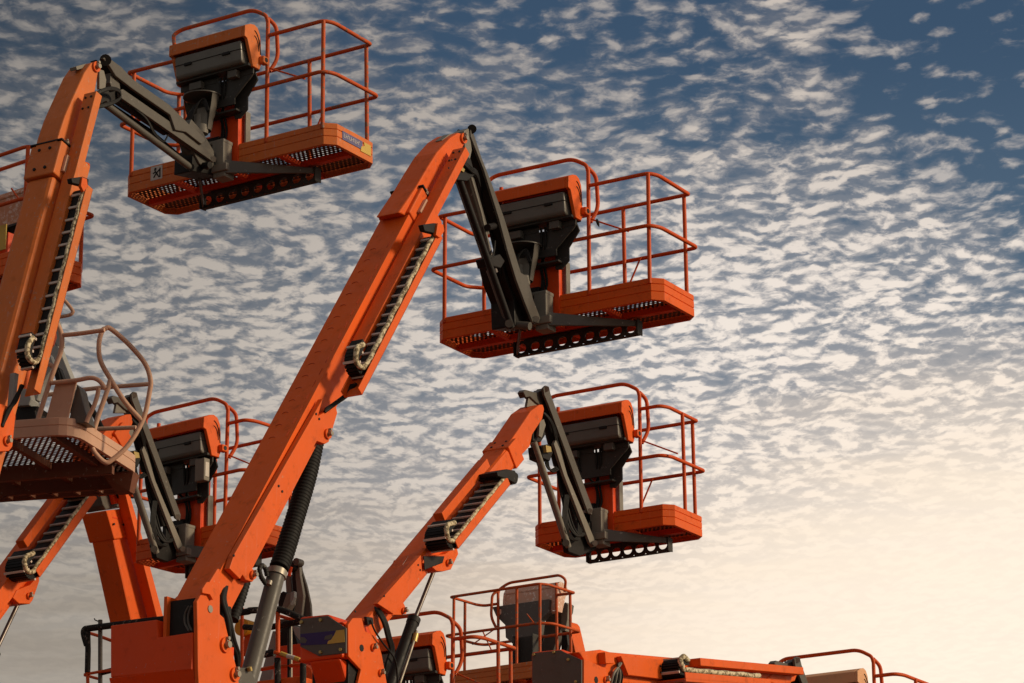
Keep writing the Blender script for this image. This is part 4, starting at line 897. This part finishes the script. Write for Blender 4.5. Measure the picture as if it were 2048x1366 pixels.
L.pr('boom_foot', [(1158, 1304), (1201, 1299), (1224, 1305), (1222, 1330), (1200, 1330), (1170, 1322)], .128, -.128, 'orange', .008)
L.pr('boom_foot', [(1210, 1304), (1230, 1305), (1228, 1327), (1212, 1327)], .2, .13, 'orange', .005)
L.bolts('round_plug', [(1192, 1360)], .16, .03, .004, 'black'); L.pin(1210, 1360, .16, .03)
for k in range(6):
    L.rod('hydraulic_hose', [(1246 + k, 1318 + k, .12), (1240 - k, 1330, .18), (1228 + k * 3, 1346, .18), (1222 + k * 4, 1366, .15), (1216 + k * 3, 1390, .1)], .011, 'rubber' if k % 2 else 'grey2', smooth=True)
L.rod('hose_bundle', [(1328, 1340, .16), (1345, 1352, .17), (1362, 1362, .2)], .045, 'rubber')
small_jib(L, 1600 - 1098, 1313 - 771)
base(L, y_f + .2, 3.6)
pj = platform(L, L.loc(L.anchor), 0, -.01, Ln=1.53, corner_post=False, hood='peach', rail='orange_rail')

# ------------------------------------------------------------------ M, padded cage and grey jib behind the middle knuckle
Mm = Lift('boom lift with black foam padded cage rails, seen behind the middle knuckle', 400, 1420, 29.5, 31.5, back=-.5)
L = Mm
m = MB(); p0 = L.y(172, 1420, 0); p1 = L.y(600, 1410, 0); m.box((p0.x, 0, p0.z - .1), (p1.x, .7, p0.z + .08)); pm = part('platform', m, 'orange', L.root, .01)
def yr(n_, pts, r, mt, y=0., s=False): return yrod(L, n_, pts, r, mt, y, s, pm)
yr('padded_rail', [(174, 1290), (168, 1268), (170, 1259), (180, 1256.5), (222, 1251), (330, 1238), (480, 1225), (500, 1221), (518, 1220)], .032, 'foam', 0, True)
yr('padded_post', [(175, 1262), (176, 1300), (175, 1345)], .028, 'foam'); yr('cage_post', [(175, 1345), (176, 1380)], .017, 'orange_rail')
yr('cage_post', [(200.5, 1240), (200.5, 1415)], .022, 'grey', .05); yr('antenna', [(188.6, 1237), (190, 1240), (200, 1244)], .006, 'black', .05)
yr('mid_rail', [(178, 1266), (198, 1272), (222, 1281), (260, 1290)], .016, 'orange_rail', .4); yr('low_rail', [(169, 1349), (202, 1343), (260, 1336)], .014, 'orange_rail'); yr('low_rail', [(169, 1350), (198, 1358)], .014, 'orange_rail', .2)
yr('padded_rail', [(202, 1346), (222, 1341), (250, 1337)], .026, 'foam', .06)
yr('padded_rail', [(545, 1219), (562, 1220), (580, 1226.5), (602, 1237), (625, 1246)], .032, 'foam', .0, True)
yr('top_rail', [(482, 1219), (486, 1217)], .016, 'orange_rail'); yr('top_rail', [(556, 1231), (590, 1241)], .016, 'orange_rail', .1)
yr('cage_post', [(555.5, 1222), (555.5, 1306)], .022, 'orange_rail', .0); yr('cage_post', [(484, 1228), (484, 1340)], .018, 'orange_rail', .4)
yr('padded_rail', [(488, 1254), (514, 1256)], .028, 'foam'); yr('padded_rail', [(543, 1254), (575, 1248), (602, 1243)], .030, 'foam', .1)
yr('cage_post', [(578, 1250), (578.5, 1415)], .018, 'black', .1); yr('cage_post', [(582, 1252), (582.5, 1415)], .012, 'steel', .16)
yr('padded_rail', [(529, 1309), (546, 1305)], .034, 'foam'); yr('tagged_rail', [(549, 1304), (560, 1309), (604, 1322)], .016, 'orange_rail', -.02)
yr('rail_tag', [(562, 1307), (575, 1312)], .022, 'yellow', -.02); yr('rail_tag', [(575, 1312), (590, 1316.5)], .022, 'sticker', -.02); yr('rail_tag', [(590, 1316.5), (600, 1320)], .022, 'yellow', -.02)
yr('low_rail', [(522, 1339), (549, 1334), (604, 1330)], .018, 'orange_rail', .1); yr('padded_post', [(555, 1316), (556, 1415)], .030, 'foam', -.02); yr('padded_post', [(606, 1327), (606, 1415)], .030, 'foam', -.02)
def mp(n_, pts, y, dep, mt, b=.006): return L.py_(n_, pts, y, dep, mt, b)
mp('jib_fin', [(594, 1119), (599, 1128), (613, 1172), (621, 1209), (622.5, 1236), (598, 1240), (602, 1209), (606, 1190), (598, 1164), (592, 1139)], 1.3, .03, 'grey')
mp('jib_plate', [(590, 1121), (598, 1124), (600, 1150), (607, 1190), (603, 1234), (588, 1228), (594, 1188), (591, 1158)], 1.25, .04, 'grey2')
mp('jib_plate', [(582, 1122), (590, 1120), (594, 1150), (597, 1182), (586, 1225), (578, 1228), (586, 1186), (584, 1160)], 1.30, .12, 'black')
mp('jib_arm', [(570, 1152), (580, 1148), (584, 1180), (582, 1190), (572, 1186)], 1.35, .1, 'grey2'); mp('jib_arm', [(573, 1187), (582, 1186), (580, 1206), (570, 1222), (563, 1216)], 1.1, .1, 'grey2')
mp('jib_web', [(566, 1182), (574, 1188), (564, 1218), (556, 1216), (556, 1190)], 1.2, .1, 'black'); mp('jib_arm', [(581, 1184), (588, 1182), (588, 1194), (580, 1210)], 1.05, .05, 'grey_lt')
m = MB(); p = L.y(594, 1124, 1.2); m.cyl((p.x, 1.18, p.z), (p.x, 1.27, p.z), .038, 14); part('jib_pin', m, 'grey', L.root); m = MB(); p = L.y(582, 1132, 1.2); m.cyl((p.x, 1.18, p.z), (p.x, 1.27, p.z), .05, 14); part('jib_pin', m, 'black', L.root)
m = MB(); p = L.y(580, 1146, 1.15); m.tube([(p.x - .01, 1.15, p.z - .03), (p.x + .01, 1.15, p.z + .06)], .018, 8); part('red_valve', m, 'red_orange', L.root)
mp('jib_beam', [(545, 1262), (563, 1262), (534, 1400), (508, 1400)], 1.4, .2, 'grey_lt'); mp('jib_beam', [(524, 1191), (531, 1190), (510, 1270), (500, 1272)], 1.5, .1, 'grey')
mp('jib_bracket', [(584, 1250), (600, 1255), (602, 1284), (590, 1270)], 1.2, .04, 'grey_lt'); mp('jib_bracket', [(562, 1256), (582, 1246), (596, 1290), (556, 1296)], 1.25, .2, 'black'); mp('jib_bracket', [(550, 1238), (576, 1238), (572, 1252), (552, 1260)], 1.3, .1, 'grey')
mp('knuckle_box', [(556, 1292), (602, 1286), (612, 1330), (625, 1420), (548, 1420), (545, 1330)], .9, .5, 'red_orange', .02); mp('knuckle_plate', [(609, 1328), (622, 1338), (625, 1350), (620, 1420), (606, 1420)], .86, .1, 'orange')
m = MB(); p = L.y(489, 1256, 1.0); m.cyl((p.x, .95, p.z), (p.x, 1.12, p.z), .085, 20); part('yellow_beacon', m, 'yellow_paint', L.root, .01)
mp('toolbox', [(488, 1274), (503, 1266), (500, 1306), (484, 1312)], 1.0, .2, 'orange_rail')
base(L, .2, 3.6)
for o in SC.objects:
    if o.type == 'MESH' and o.parent is None and not o.get('kind'): print('top-level mesh', o.name)
